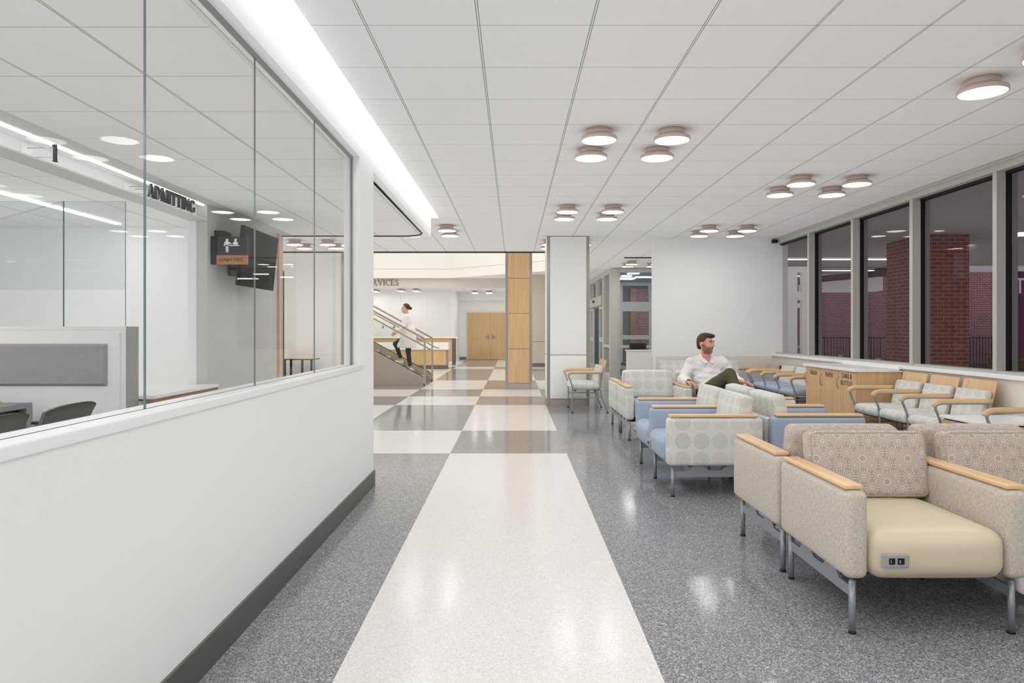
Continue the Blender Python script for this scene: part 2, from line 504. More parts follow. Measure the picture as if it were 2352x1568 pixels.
# ------------------------------------------------------------------ serif lettering (hand drawn capitals)
def _ring(cx, cy, ro, ri, a0, a1, n=14, ty=None):
    # arc band; ro, ri = (rx, ry)
    out = []
    for i in range(n):
        t0 = R(a0 + (a1 - a0) * i / n); t1 = R(a0 + (a1 - a0) * (i + 1) / n)
        out.append([(cx + ro[0] * math.cos(t0), cy + ro[1] * math.sin(t0)), (cx + ro[0] * math.cos(t1), cy + ro[1] * math.sin(t1)),
                    (cx + ri[0] * math.cos(t1), cy + ri[1] * math.sin(t1)), (cx + ri[0] * math.cos(t0), cy + ri[1] * math.sin(t0))])
    return out
def _r(x0, y0, x1, y1): return [(x0, y0), (x1, y0), (x1, y1), (x0, y1)]
def _stem(x, w=0.13, top=True, bot=True, e=0.07):
    o = [_r(x, 0, x + w, 1)]
    if bot: o.append(_r(x - e, 0, x + w + e, 0.045))
    if top: o.append(_r(x - e, 0.955, x + w + e, 1))
    return o
SER = {
 'I': (0.34, _stem(0.105)),
 'A': (0.92, [[(0.40, 1.0), (0.50, 1.0), (0.86, 0.0), (0.70, 0.0)], [(0.40, 1.0), (0.46, 1.0), (0.18, 0.0), (0.12, 0.0)], _r(0.25, 0.33, 0.66, 0.385), _r(0.02, 0, 0.28, 0.045), _r(0.62, 0, 0.94, 0.045)]),
 'D': (0.88, _stem(0.1) + _ring(0.30, 0.5, (0.50, 0.5), (0.36, 0.455), -90, 90) + [_r(0.2, 0.955, 0.32, 1), _r(0.2, 0, 0.32, 0.045)]),
 'M': (1.12, _stem(0.1, 0.055) + _stem(0.86, 0.13) + [[(0.08, 1), (0.24, 1), (0.58, 0.0), (0.50, 0.0)], [(0.86, 1), (0.94, 1), (0.58, 0.0), (0.52, 0.0)]]),
 'T': (0.78, _stem(0.325, top=False) + [_r(0.03, 0.945, 0.75, 1), _r(0.03, 0.76, 0.075, 1), _r(0.705, 0.76, 0.75, 1)]),
 'N': (0.94, _stem(0.1, 0.055) + _stem(0.78, 0.055, bot=False) + [[(0.06, 1), (0.24, 1), (0.84, 0), (0.74, 0)]]),
 'G': (0.92, _ring(0.48, 0.5, (0.42, 0.515), (0.29, 0.46), 48, 322) + [_r(0.70, 0.06, 0.83, 0.42), _r(0.62, 0.385, 0.90, 0.43), _r(0.74, 0.72, 0.79, 0.98)]),
 'C': (0.84, _ring(0.48, 0.5, (0.42, 0.515), (0.29, 0.46), 48, 312) + [_r(0.72, 0.72, 0.77, 0.98)]),
 'S': (0.62, _ring(0.30, 0.735, (0.22, 0.28), (0.13, 0.225), 35, 250) + _ring(0.31, 0.255, (0.24, 0.27), (0.12, 0.21), -145, 75) + [[(0.16, 0.62), (0.24, 0.50), (0.50, 0.38), (0.42, 0.52)], _r(0.045, 0.02, 0.085, 0.26), _r(0.47, 0.76, 0.51, 0.98)]),
 'E': (0.74, _stem(0.1, e=0.07) + [_r(0.2, 0.95, 0.65, 1), _r(0.2, 0, 0.69, 0.05), _r(0.2, 0.49, 0.52, 0.535), _r(0.61, 0.8, 0.65, 1), _r(0.65, 0, 0.69, 0.22), _r(0.49, 0.40, 0.53, 0.62)]),
 'R': (0.86, _stem(0.1) + _ring(0.34, 0.74, (0.28, 0.26), (0.15, 0.215), -90, 90) + [_r(0.2, 0.955, 0.36, 1), _r(0.2, 0.48, 0.36, 0.525), [(0.38, 0.50), (0.50, 0.50), (0.84, 0), (0.68, 0)], _r(0.66, 0, 0.9, 0.045)]),
 'V': (0.90, [[(0.08, 1), (0.24, 1), (0.52, 0.0), (0.46, 0.0)], [(0.74, 1), (0.80, 1), (0.52, 0.0), (0.46, 0.0)], _r(0.0, 0.955, 0.32, 1), _r(0.66, 0.955, 0.9, 1)]),
 '1': (0.40, _stem(0.14, 0.13, top=False) + [[(0.02, 0.84), (0.14, 0.84), (0.2, 1.0), (0.14, 1.0)]]),
}
def serif(mb, text, h, depth, T, mi=0, track=0.06):
    # letters laid out in x, height in z, thickness in y; returns the length
    x = 0.0
    for ch in text:
        w, shp = SER[ch]
        for p in shp:
            mb.prism([((x + a) * h, b * h) for a, b in p], 0, depth, mi, T)
        x += w + track
    return (x - track) * h
def serif_len(text, h, track=0.06): return (sum(SER[c][0] + track for c in text) - track) * h
def text_mesh(body, size, depth, name, mat, parent=None, T=I4, align='CENTER', sx=1.0, spacing=1.0, thin=False):
    cu = bpy.data.curves.new(name, 'FONT'); cu.body = body; cu.size = size; cu.extrude = depth
    cu.offset = -0.0011 * size / .08 if thin else 0; cu.align_x = align; cu.align_y = 'CENTER'; cu.space_character = spacing
    to = bpy.data.objects.new('tmp_text', cu); COL.objects.link(to)
    dg = bpy.context.evaluated_depsgraph_get()
    me = bpy.data.meshes.new_from_object(to.evaluated_get(dg)); me.name = name
    bpy.data.objects.remove(to)
    me.materials.clear(); me.materials.append(M[mat])
    me.transform(T @ Matrix.Diagonal((sx, 1, 1, 1)))
    o = bpy.data.objects.new(name, me); COL.objects.link(o)
    if parent is not None: o.parent = parent
    return o
# frames for lettering: text x -> world dir, text up -> world z, thickness
FACE_CAM = Matrix(((1, 0, 0, 0), (0, 0, -1, 0), (0, 1, 0, 0), (0, 0, 0, 1)))      # font xy -> world x, z ; normal -y

# ================================================================== THE SETTING
CZ = 2.98      # main ceiling
LZ = 2.69      # low ceiling of the admitting area
# ---- floor : checkerboard of poured terrazzo fields
colx = [-9.0, -3.53, -2.11, -0.687, 0.572, 2.0, 5.1]
rowy = [-4.2, 7.61, 9.34, 12.52, 14.16, 15.83, 18.7, 24.1, 25.6, 31.75]
fl = MB()
def fq(x0, x1, y0, y1, mi):
    b = fl.addv([(x0, y0, 0), (x1, y0, 0), (x1, y1, 0), (x0, y1, 0)]); fl.face((b, b + 1, b + 2, b + 3), mi)
for j in range(len(rowy) - 1):
    for i in range(len(colx) - 1):
        x0, x1, y0, y1 = colx[i], colx[i + 1], rowy[j], rowy[j + 1]
        if j == 0: mi = 0 if i == 3 else 2
        else:
            mi = 0 if (i + j) % 2 == 1 else 1
            if i >= 4 and j < 5: mi = 2
            if i == 5: mi = 2
        fq(x0, x1, y0, y1, mi)
fb = fl.addv([(-9, -4.2, -.2), (5.1, -4.2, -.2), (5.1, 31.75, -.2), (-9, 31.75, -.2)]); fl.face((fb + 3, fb + 2, fb + 1, fb), 2)
struct('floor', fl, ['light_terr', 'mid_terr', 'dark_terr'])
# vestibule floor mat
vm = MB(); vm.box(2.62, 7.7, 18.75, 26.9, -0.02, 0.004); struct('floor_vestibule', vm, 'carpet')

# ---- ceilings
c = MB()
c.box(-1.10, 5.0, -4.2, 10.35, CZ, CZ + .03)
c.box(-9, 1.2, 10.35, 14.8, CZ, CZ + .03)
c.box(1.2, 5.0, 10.35, 12.85, CZ, CZ + .03)
c.box(1.2, 5.0, 12.85, 18.6, CZ, CZ + .03)
c.box(1.2, 2.62, 18.6, 26.0, CZ, CZ + .03)
struct('ceiling', c, 'ceil')
c = MB(); c.box(-9, 1.2, 27.56, 31.75, CZ, CZ + .03); struct('ceiling_rear', c, 'ceil')
c = MB(); c.box(-9, 2.6, 14.8, 31.75, 6.6, 6.65); struct('ceiling_atrium', c, 'ceil_plain')
c = MB()
c.box(-3.16, -1.33, -4.2, 10.24, LZ, LZ + .02)
c.box(-9, -3.54, -4.2, 9.33, LZ, LZ + .02)
struct('ceiling_admitting', c, 'ceil_low')
c = MB(); c.box(-1.36, -1.33, -4.2, 10.24, LZ - .004, LZ + .02)
c.box(-9, -3.33, 9.33, 10.24, LZ, LZ + .02)
struct('trim_1', c, 'ceil_plain')
c = MB(); c.box(-3.33, -3.16, -4.2, 10.24, LZ - .002, LZ + .02); c.box(-3.52, -3.33, -4.2, 7.64, 2.518, 2.521); struct('trim_18', c, 'wallgrey_and_shade')  # border and ledge underside painted grey to stand in for their shade
c = MB()
c.box(-9, 1.2, 14.74, 14.80, CZ - .025, CZ - .001)
struct('trim_2', c, 'black')
# slab edge above the hall side of the atrium
c = MB(); c.box(-9, 1.2, 14.8, 14.9, CZ, 6.6); c.box(1.2, 1.3, 14.8, 26, CZ + .03, 6.6); struct('wall_slab_edge', c, 'warmwhite')
# slot over corridor: fascia, roof, end, and the lamp inside it
c = MB()
c.box(-1.33, -1.205, -4.2, 10.24, 2.691, 3.14)
c.box(-1.205, -1.07, -4.2, 10.35, 3.13, 3.15)
c.box(-1.33, -1.07, 10.35, 10.37, CZ, 3.14)
c.box(-1.095, -1.07, -4.2, 10.35, CZ + .03, 3.14)
c.box(-1.33, -1.205, 10.24, 10.35, CZ, 3.14)
struct('wall_bulkhead', c, 'wall')
c = MB(); c.box(-1.110, -1.103, -4.1, 10.22, 3.0, 3.05)
tag(c.build('slot_light', 'cove'), 'long white slot light glowing between the corridor bulkhead and the tiled ceiling', 'ceiling light')

# ---- corridor half wall with sill, end post, glazing
c = MB()
c.box(-1.33, -1.205, -4.2, 5.51, 0, 1.023)
c.box(-1.33, -1.205, 5.51, 6.04, 0, 2.692)
struct('wall_left', c, 'wall')
c = MB(); c.box(-1.205, -1.193, -4.2, 6.05, 0, 0.132); c.box(-1.33, -1.193, 6.04, 6.052, 0, 0.132)
struct('baseboard_left', c, 'darksteel')
c = MB(); c.rbox(-1.272, 0.69, 1.043, 0.16, 9.78, 0.038, 0.006)
struct('trim_3', c, 'trimwhite')
c = MB()   # slim head channel and jamb channel of the glazing
c.box(-1.278, -1.262, -4.2, 5.50, 2.668, 2.692); c.box(-1.278, -1.262, 5.495, 5.51, 1.062, 2.692)
struct('trim_4', c, 'alu_dark')
edges = [-4.2, -1.69, -0.66, 0.37, 1.395, 2.42, 3.447, 4.478, 5.495]
for k in range(len(edges) - 1):
    g = MB(); g.box(-1.274, -1.266, edges[k] + .001, edges[k + 1] - .001, 1.062, 2.669, mis=[1, 1, 1, 0, 1, 0])
    o = g.build('window_%d' % (k + 1), ['glass', 'glass_edge']); o['kind'] = 'structure'

# ---- right side: window wall
c = MB()
c.box(4.70, 4.95, -4.2, 12.75, 0, 0.866, 0)
struct('wall_right', c, 'cream')
c = MB(); c.box(4.69, 4.70, -4.2, 12.74, 0, 0.12); struct('baseboard_right', c, 'darksteel')
c = MB(); c.rbox(4.80, 4.27, 0.888, 0.28, 16.94, 0.044, 0.006); struct('trim_5', c, 'trimwhite')
mull = [12.74, 11.28, 9.82, 8.36, 6.91, 5.45, 3.99, 2.53, 1.07, -0.39, -1.85, -3.31]
c = MB()
c.box(4.73, 4.90, -4.2, 12.74, 2.89, 2.979)
c.box(4.73, 4.90, -4.2, 12.74, 0.909, 0.935)
c.box(4.70, 4.73, -4.2, 12.74, 2.955, 2.979)
for k, y in enumerate(mull): c.box(4.725, 4.815, y - .03, y + .03, 0.911, 2.895)
struct('trim_6', c, 'alu')
c = MB()
for k, y in enumerate(mull): c.box(4.8155, 4.875, y - .028, y + .028, 0.935, 2.89)
c.box(4.815, 4.875, -4.2, 12.74, 2.862, 2.89)
c.box(4.655, 4.73, 12.60, 12.69, 2.90, 2.955)
struct('trim_7', c, 'gasket')
c = MB()
for k, y in enumerate(mull): c.box(4.876, 4.93, y - .03, y + .03, 0.935, 2.89)
struct('trim_8', c, 'alu_dark')
for k in range(len(mull) - 1):
    g = MB(); g.box(4.85, 4.862, mull[k + 1] + .029, mull[k] - .029, 0.936, 2.861)
    o = g.build('window_%d' % (k + 9), 'glass_out'); o['kind'] = 'structure'

# ---- white wall at the end of the lounge, with wainscot
c = MB(); c.box(2.52, 4.95, 12.70, 12.86, 0.861, CZ, 0); c.box(2.52, 4.95, 12.70, 12.86, 0, 0.861, 1)
c.box(2.515, 2.565, 12.695, 12.70, 0, CZ, 0)
struct('wall_lounge_end', c, ['wall', 'cream'])
c = MB(); c.box(2.56, 4.69, 12.69, 12.70, 0, 0.12); struct('baseboard_lounge', c, 'darksteel')
# return between lounge end wall and vestibule
c = MB(); c.box(4.85, 4.95, 12.86, 18.6, 0, CZ); struct('wall_desk_side', c, 'wall')
# wall behind the photographer
c = MB(); c.box(-9, 5.1, -4.3, -4.2, 0, 3.2); struct('wall_behind', c, 'wall')

# ---- admitting side
c = MB()
c.box(-3.45, -3.33, 7.64, 9.92, 0, LZ)
struct('wall_grey', c, 'wallgrey_and_shade')
c = MB(); c.box(-9, -3.45, 9.33, 9.45, 0, LZ); c.box(-7.6, -7.5, -4.2, 9.33, 0, LZ)
c.box(-3.54, -3.45, 7.64, 9.33, 0, LZ)
struct('wall_office', c, 'wall')
c = MB()  # lit recess over the admitting counter: ledge, back, end
c.box(-3.52, -3.33, -4.2, 7.64, 2.52, 2.535, 0)
c.box(-3.54, -3.52, -4.2, 7.64, 2.52, LZ, 0)
c.box(-3.54, -3.33, -4.2, 7.64, LZ, LZ + .02, 0)
struct('trim_9', c, 'wall')
c = MB(); c.box(-3.375, -3.345, -4.0, 7.60, LZ - .012, LZ - .001)
tag(c.build('cove_light', 'cove_low'), 'white light strip in the recess above the admitting counter lettering', 'ceiling light')
c = MB(); c.box(-3.40, -3.33, 9.92, 10.15, 0, LZ); c.box(-3.35, -3.30, 9.90, 9.93, 0, LZ)
struct('door_1', c, 'ash')
c = MB()
pts = [(-1.285, 6.0)] + [(-1.285, 9.75)] + [(-1.285 - .30 * (1 - math.cos(R(a))), 9.80 + .30 * math.sin(R(a))) for a in range(0, 91, 15)] + [(-3.33, 10.10)]
c.tube([(x, y, LZ - .004) for x, y in pts], 0.012, n=6)
struct('trim_10', c, 'black')
c = MB()  # far wall of the hall left of the stair
c.box(-9, -3.72, 15.2, 15.3, 0, 3.4)
struct('wall_hall', c, 'warmwhite')
c = MB(); c.box(-3.72, -3.66, 15.17, 15.33, 0, 3.4); struct('trim_11', c, 'steel')
c = MB(); c.box(-9, -3.72, 15.19, 15.2, 0, .13); struct('baseboard_hall', c, 'darksteel')
c = MB(); c.box(-9.1, -9, -4.2, 31.8, 0, 6.6); struct('wall_west', c, 'warmwhite')

# ---- atrium and rear lobby
c = MB()
c.box(-9, 2.6, 31.7, 31.8, 0, CZ, 0)
struct('wall_rear', c, 'wall')
c = MB(); c.box(-2.47, 1.2, 31.1, 31.7, 2.67, CZ); c.box(-9, -2.45, 29.4, 29.5, 0, CZ); c.box(-2.55, -2.45, 29.5, 31.7, 0, CZ); struct('wall_alcove', c, 'wall')
c = MB(); c.box(-2.45, -2.12, 31.68, 31.70, 0, .13); struct('baseboard_rear', c, 'darksteel')
c = MB()
c.box(-9, 2.6, 27.45, 27.56, CZ - .006, 3.62, 0)
struct('wall_services', c, 'beigewall')
def upper(z0, z1, off, mb):
    a = (-9, 27.2 + off); b = (-2.46, 27.2 + off); d = (2.6, 27.2 + off - 5.06 * (27.2 - 25.25) / 2.16)
    pts = [a, b, d, (2.6, 27.44), (-9, 27.44)]
    mb.prism(pts, z0, z1, 0, None, 'xy')
c = MB(); upper(3.35, 3.69, 0, c); upper(3.70, 6.6, 0.01, c); struct('wall_upper', c, 'warmwhite')
c = MB(); upper(3.688, 3.702, .03, c); struct('trim_12', c, 'alu_dark')
c = MB(); c.box(0.5, 2.6, 25.6, 25.7, 0, .905, 0); c.box(0.5, 2.6, 25.6, 25.7, .92, 3.4, 0); c.box(0.5, 2.6, 25.62, 25.7, .9, .93, 1)
struct('wall_greige', c, ['greige', 'alu_dark'])
c = MB(); c.box(0.5, 2.6, 25.585, 25.60, 0, .13); struct('baseboard_greige', c, 'darksteel')
c = MB(); c.box(-7.5, .6, 16.0, 23.8, 6.52, 6.58)  # unseen glowing panel added to brighten the atrium
tag(c.build('fill_panel', 'fill_panel'), 'unseen bright fill panel added high over the stair atrium', 'fill_panel')
# door leaves in the rear wall (maple double door)
dr = thing('door_2', None, None); del_keys = None
dr['kind'] = 'structure'
c = MB(); c.box(-2.13, 0.06, 31.67, 31.69, 0, 2.16); c.build('door_frame', 'wall', dr)
for k, (x0, x1) in enumerate(((-2.09, -1.042), (-1.036, 0.012))):
    c = MB(); c.box(x0, x1, 31.63, 31.672, 0.01, 2.12); lf = c.build('door_leaf', 'maple', dr)
    hx = -1.04 + (-0.10 if k == 0 else 0.10)
    h = MB(); h.box(hx - .03, hx + .03, 31.62, 31.63, .92, 1.16)
    s = -1 if k == 0 else 1
    h.tube([(hx, 31.62, 1.03), (hx, 31.57, 1.03), (hx + s * .14, 31.57, 1.03)], .012); h.build('door_handle', 'steel', lf)

# ---- columns
def column(name, label, x0, x1, y0, y1, ztop, panel, joints, base, matp, g):
    t = thing(name, label, 'column', ((x0 + x1) / 2, y0, 0))
    W = x1 - x0; D = y1 - y0
    def B(nm, mt, fn):
        m = MB(); fn(m); return m.build(nm, mt, t)
    e = g
    def corners(m):
        for sx in (-1, 1):
            for (ya, yb) in ((0, e), (D - e, D)):
                xa = sx * W / 2; m.box(min(xa, xa - sx * e), max(xa, xa - sx * e), ya, yb, base * .0, ztop)
    zs = [base] + joints + [ztop]
    for a, b in zip(zs[:-1], zs[1:]):
        def pn(m, a=a, b=b):
            m.rbox(0, D / 2, (a + b) / 2, W - 2 * e - .006, D + .016, b - a - .012, .004)
            m.rbox(0, D / 2, (a + b) / 2, W + .010, D - 2 * e - .006, b - a - .012, .004)
        B('panel', matp, pn)
    B('core', 'alu_dark', lambda m: m.box(-W / 2 + .003, W / 2 - .003, .003, D - .003, base + .01, ztop - .01))
    B('corner_guard', 'steel', corners)
    B('base', 'stairsteel', lambda m: m.box(-W / 2 + .004, W / 2 - .004, .004, D - .004, 0, base))
    return t
column('column', 'white panelled square column with stainless steel corners behind the single armchair', .585, 1.325, 12.32, 13.06, CZ - .002, None, [.898], .128, 'wall', .05)
column('column', 'maple panelled column with stainless steel corners at the atrium edge', -.186, .412, 15.83, 16.43, 6.55, None, [.91, 1.71, 2.50, 3.295, 4.09, 4.89, 5.68], .137, 'maple', .055)

# ================================================================== round ceiling lamps
def make_lamp():
    t = thing('ceiling_lamp', 'x', 'ceiling light')
    m = MB(); m.lathe([(0.001, 0), (.105, 0), (.105, -.055), (.09, -.058)], n=36); m.build('mount', 'bronze', t)
    m = MB(); m.lathe([(.05, -.055), (.135, -.057), (.148, -.062), (.150, -.088), (.146, -.092), (.141, -.092), (.141, -.086)], n=48); m.build('ring', 'bronze', t)
    m = MB(); m.lathe([(.0005, -.0875), (.1412, -.0875)], n=48); 
    m.f = [tuple(reversed(f)) for f in m.f]
    m.build('diffuser', 'disc', t)
    return t
lamp0 = make_lamp(); lamp_used = False
def lamps(x0, y0, where, group, z=CZ, n=(2, 2)):
    global lamp_used
    for j in range(n[1]):
        for i in range(n[0]):
            o = copy_tree(lamp0) if lamp_used else lamp0
            lamp_used = True
            o.location = (x0 + .6 * i, y0 + .6 * j, z)
            o['label'] = '%s %s round ceiling lamp %s' % (('near', 'far')[j], ('left', 'right')[i], where)
            o['group'] = group
def lamps_named(*a): lamps(*a)
lamps(.70, 5.78, 'of the cluster nearest the corridor centre', 'ceiling lamps nearest over the corridor edge')
lamps(.71, 9.30, 'of the cluster before the white column', 'ceiling lamps before the white column')
lamps(-1.65, 11.05, 'of the cluster beyond the bulkhead end', 'ceiling lamps beyond the bulkhead')
lamps(3.08, 4.02, 'of the large cluster at the right edge', 'ceiling lamps nearest the windows')
lamps(3.08, 7.54, 'of the cluster midway along the windows', 'ceiling lamps midway along the windows')
lamps(3.08, 11.08, 'of the cluster before the white end wall', 'ceiling lamps by the white end wall')
lamps(.66, 12.85, 'of the cluster partly hidden by the column', 'ceiling lamps around the white column')
lamps(-4.0, 12.85, 'seen through glass beyond the wood frame', 'ceiling lamps seen through the glass')
lamps(2.80, 16.7, 'behind the white end wall, over the desk', 'ceiling lamps over the entrance desk')
lamps(-4.5, 27.9, 'over the far service counter', 'ceiling lamps over the service counter')
lamps(-6.2, 28.2, 'far left in the service lobby', 'ceiling lamps far left of the service lobby')
lamps(-1.63, 29.3, 'in front of the far double doors', 'ceiling lamps by the far doors')
lamps(.70, 2.0, 'over the corridor behind the view', 'ceiling lamps out of view')
lamps(.70, -1.6, 'over the corridor start', 'ceiling lamps out of view')
lamps(3.08, .4, 'over the first seats out of view', 'ceiling lamps out of view')
lamps(3.08, -2.9, 'over the lounge start', 'ceiling lamps out of view')

# linear lamp in the admitting office, then an unseen one added as fill
c = MB(); c.box(-5.075, -5.005, -2, 8.96, LZ - .012, LZ - .001)
tag(c.build('linear_light_or_fill', 'linear'), 'long slim white ceiling light inside the admitting office', 'ceiling light')
c = MB(); c.box(-2.66, -2.46, -1.5, 2.2, LZ - .012, LZ - .001)
tag(c.build('linear_light_or_fill', 'linear'), 'unseen broad fill light added over the start of the admitting waiting strip', 'ceiling light')

# ================================================================== lounge seating
# local frame: x along the row, -y is the front, origin on the floor at the front of the first arm
PITCH = 0.70
def lounge(label, n, arm_mats, seat_mat, cush_mat, back_mat, loc, rz, outlets=True, group=None, armless=False, deep=.78):
    t = thing('lounge_seating', label, 'lounge chairs', loc, rz, group)
    D = deep
    for i in range(n + 1):
        x = i * PITCH
        if armless: break
        m = MB(); m.rbox(x, D / 2 - .005, .443, .102, D - .015, .385, .034, n=4, puff=(.004, 0, 0))
        a = m.build('arm', arm_mats[i], t)
        s = MB()                                   # seam line piping
        m = MB(); m.rbox(x + (-.006 if i == 0 else 0), .375, .648, .082, .70, .022, .008, n=3)
        m.build('armrest_cap', 'maple_y', a)
    for i in range(n):
        xc = (i + .5) * PITCH
        m = MB(); m.rbox(xc, .335, .357, PITCH - .104, .70, .215, .07, n=5, puff=(0, .012, .012))
        s = m.build('seat', seat_mat[i], t)
        if outlets:
            o = MB(); xo = xc - .205
            o.rbox(xo, -.028, .345, .115, .014, .060, .006, 0, n=2)
            for q in (-.018, .020):
                o.box(xo + q - .013, xo + q + .013, -.0365, -.034, .332, .358, 1)
                o.box(xo + q - .006, xo + q - .004, -.0372, -.0366, .338, .350, 0)
            o.build('power_outlet', ['outlet', 'black'], s)
        T = Matrix.Translation((xc, .617, .463)) @ Matrix.Rotation(R(-10), 4, 'X')
        w = PITCH - (.088 if not armless else .02)
        m = MB(); m.rbox(0, 0, .172, w, .115, .34, .036, n=4, T=T, puff=(0, .012, .004))
        cu = m.build('back_cushion', cush_mat[i], t)
        m = MB()                                   # piping seam round the front panel
        hw, hh = w / 2 - .010, .34 / 2 - .010
        loop = []
        for (sx, sz, a0) in ((1, 1, 0), (-1, 1, 90), (-1, -1, 180), (1, -1, 270)):
            for k in range(5):
                a = R(a0 + 90 * k / 4); loop.append((sx * (hw - .035) + .035 * math.cos(a), -.0495, .172 + sz * (hh - .035) + .035 * math.sin(a)))
        loop.append(loop[0])
        m.tube(loop, .0028, n=5, T=T, cap=False); m.build('piping', 'taupe_vinyl' if cush_mat[i] == 'star' else 'frosted', cu)
        m = MB(); m.rbox(xc, D - .035, .435, PITCH - .104, .065, .36, .02, n=3)
        m.build('back_panel', back_mat, t)
    # steel under-frame
    ys = (.055, D - .045)
    for i in range(n + 1):
        x = i * PITCH
        m = MB()
        pr = [(ys[0], .158), (ys[1], .158), (ys[1], .205), (D - .17, .205), (D - .20, .236), (D - .235, .25), (.5, .25), (.47, .236), (.44, .212), (.34, .212), (.31, .236), (.28, .25), (.235, .25), (.20, .236), (.17, .205), (ys[0], .205)]
        m.prism(pr, x - .006, x + .006, 0, None, 'yz')
        m.build('side_rail', 'silver', t)
        for y in ys:
            m = MB(); m.cyl(x, y, .012, .228, .0145, mi=0, n=16); m.lathe([(.0145, .228), (.011, .236), (.001, .238)], x, y, 16)
            lg = m.build('leg', 'silver', t)
            m = MB(); m.lathe([(.001, 0), (.017, 0), (.017, .008), (.012, .012), (.012, .03)], x, y, 14); m.build('foot', 'black', lg)
    for i in range(n):
        for y in (.24, D - .24):
            m = MB(); m.box(i * PITCH + .01, (i + 1) * PITCH - .01, y - .02, y + .02, .205, .248); m.build('seat_support', 'black', t)
    return t
# taupe pair, nearest: faces the camera; its twin behind faces away
lounge('oatmeal tweed lounge chairs with tan vinyl seats and outlet plate, nearest the camera', 2, ['tweed'] * 3, ['tan'] * 2, ['star'] * 2, 'tweed', (1.49, 3.04, 0), 0)
lounge('oatmeal tweed lounge chairs facing away, back to back with the nearest tan-seated pair', 2, ['tweed'] * 3, ['tan'] * 2, ['star'] * 2, 'tweed', (1.49 + 2 * PITCH, 4.625, 0), R(180))
# blue group, facing left, and its twin facing right
lounge('blue vinyl lounge chairs facing the corridor, ring-patterned near end arm', 2, ['circ', 'blue', 'blue'][::-1], ['blue'] * 2, ['circ'] * 2, 'circ', (1.22, 5.65 + 2 * PITCH * .99, 0), R(-90))
lounge('blue vinyl lounge chairs facing the windows, behind the corridor-facing blue pair', 2, ['blue', 'blue', 'circ'], ['circ'] * 2, ['circ'] * 2, 'circ', (2.84, 5.70, 0), R(90))
# rear group by the column
lounge('ring-patterned lounge chairs with blue seats where the man in white shirt sits', 2, ['circ'] * 3, ['blue'] * 2, ['circ'] * 2, 'circ', (1.40, 8.45, 0), 0)
lounge('ring-patterned lounge chairs facing the white end wall, behind the seated man', 2, ['circ'] * 3, ['blue'] * 2, ['circ'] * 2, 'circ', (1.40 + 2 * PITCH, 10.03, 0), R(180), outlets=False)
lounge('pale ring-patterned armless two-seat sofa against the white end wall', 2, [None] * 3, ['circ'] * 2, ['circ'] * 2, 'circ', (2.52, 11.60, 0), 0, outlets=False, armless=True, deep=.80)

# ================================================================== tandem arm chairs (tube frame, wood arm)
def arm_curve(x, floor=True, yf=.0, depth=.55):
    lo = 0.012 if floor else .36
    return [(x, .085, lo), (x, .085, .36), (x, .080, .44), (x, .055, .52), (x, .028, .575), (x, .022, .605), (x, .045, .628), (x, .085, .637), (x, .2, .638), (x, depth, .638)]
def smooth(pts, k=2):
    for _ in range(k):
        q = [pts[0]]
        for a, b in zip(pts[:-1], pts[1:]):
            q.append(tuple(.75 * u + .25 * v for u, v in zip(a, b))); q.append(tuple(.25 * u + .75 * v for u, v in zip(a, b)))
        q.append(pts[-1]); pts = q
    return pts
def tandem(name, label, n, pitch, seat_mat, back_mats, woodtop, loc, rz, cat='chairs', single=False):
    t = thing(name, label, cat, loc, rz)
    for i in range(n + 1):
        x = i * pitch
        m = MB(); m.tube(smooth(arm_curve(x)), .0145, n=10, sx=.8); a = m.build('arm', 'silver', t)
        m = MB()
        p = smooth([(x, .002, .606), (x, .012, .628), (x, .05, .650), (x, .10, .656), (x, .3, .656), (x, .565, .656)], 1)
        for q0, q1 in zip(p[:-1], p[1:]): pass
        m.tube(p, [.013, .018] + [.0185] * (len(p) - 4) + [.018, .016], n=12, sx=1.35, T=Matrix.Translation((0, 0, 0)))
        m.build('armrest', 'maple_y', a)
        m = MB(); m.lathe([(.001, 0), (.018, 0), (.018, .008), (.012, .014)], x, .085, 12)
        m.build('foot', 'black', a)
        if single or i in (0, n) or True:
            m = MB(); m.tube(smooth([(x, .545, .64), (x, .53, .45), (x, .535, .36), (x, .57, .22), (x, .655, .012)]), .0135, n=10)
            lg = m.build('rear_leg', 'silver', t)
            m = MB(); m.lathe([(.001, 0), (.018, 0), (.018, .008), (.012, .014)], x, .655, 12); m.build('foot', 'black', lg)
        m = MB(); m.tube([(x, .085, .375), (x, .535, .375)], .012, n=8); m.tube([(x, .085, .25), (x, .56, .25)], .007, n=8); m.build('side_rail', 'silver', t)
    for i in range(n):
        xc = (i + .5) * pitch
        m = MB(); m.rbox(xc, .30, .42, pitch - .035, .50, .105, .048, n=4, puff=(0, .01, .016)); m.build('seat', seat_mat, t)
        T = Matrix.Translation((xc, .50, .44)) @ Matrix.Rotation(R(-14), 4, 'X')
        m = MB(); w = pitch - .07
        for v in [0]:
            m.rbox(0, 0, .165, w, .06, .31, .026, n=4, T=T, puff=(0, .012, 0))
        b = m.build('backrest', back_mats[i], t)
        if woodtop:
            m = MB(); m.rbox(0, .04, .225, w + .005, .014, .40, .006, n=2, T=T); m.build('back_panel', 'maple', b)
        else:
            m = MB(); m.rbox(0, .04, .16, w - .02, .014, .29, .006, n=2, T=T); m.build('back_panel', 'black', b)
        
        for ya in (.12, .44): m = MB(); m.box(i * pitch + .02, (i + 1) * pitch - .02, ya, ya + .03, .345, .367); m.build('seat_support', 'black', t)
    return t
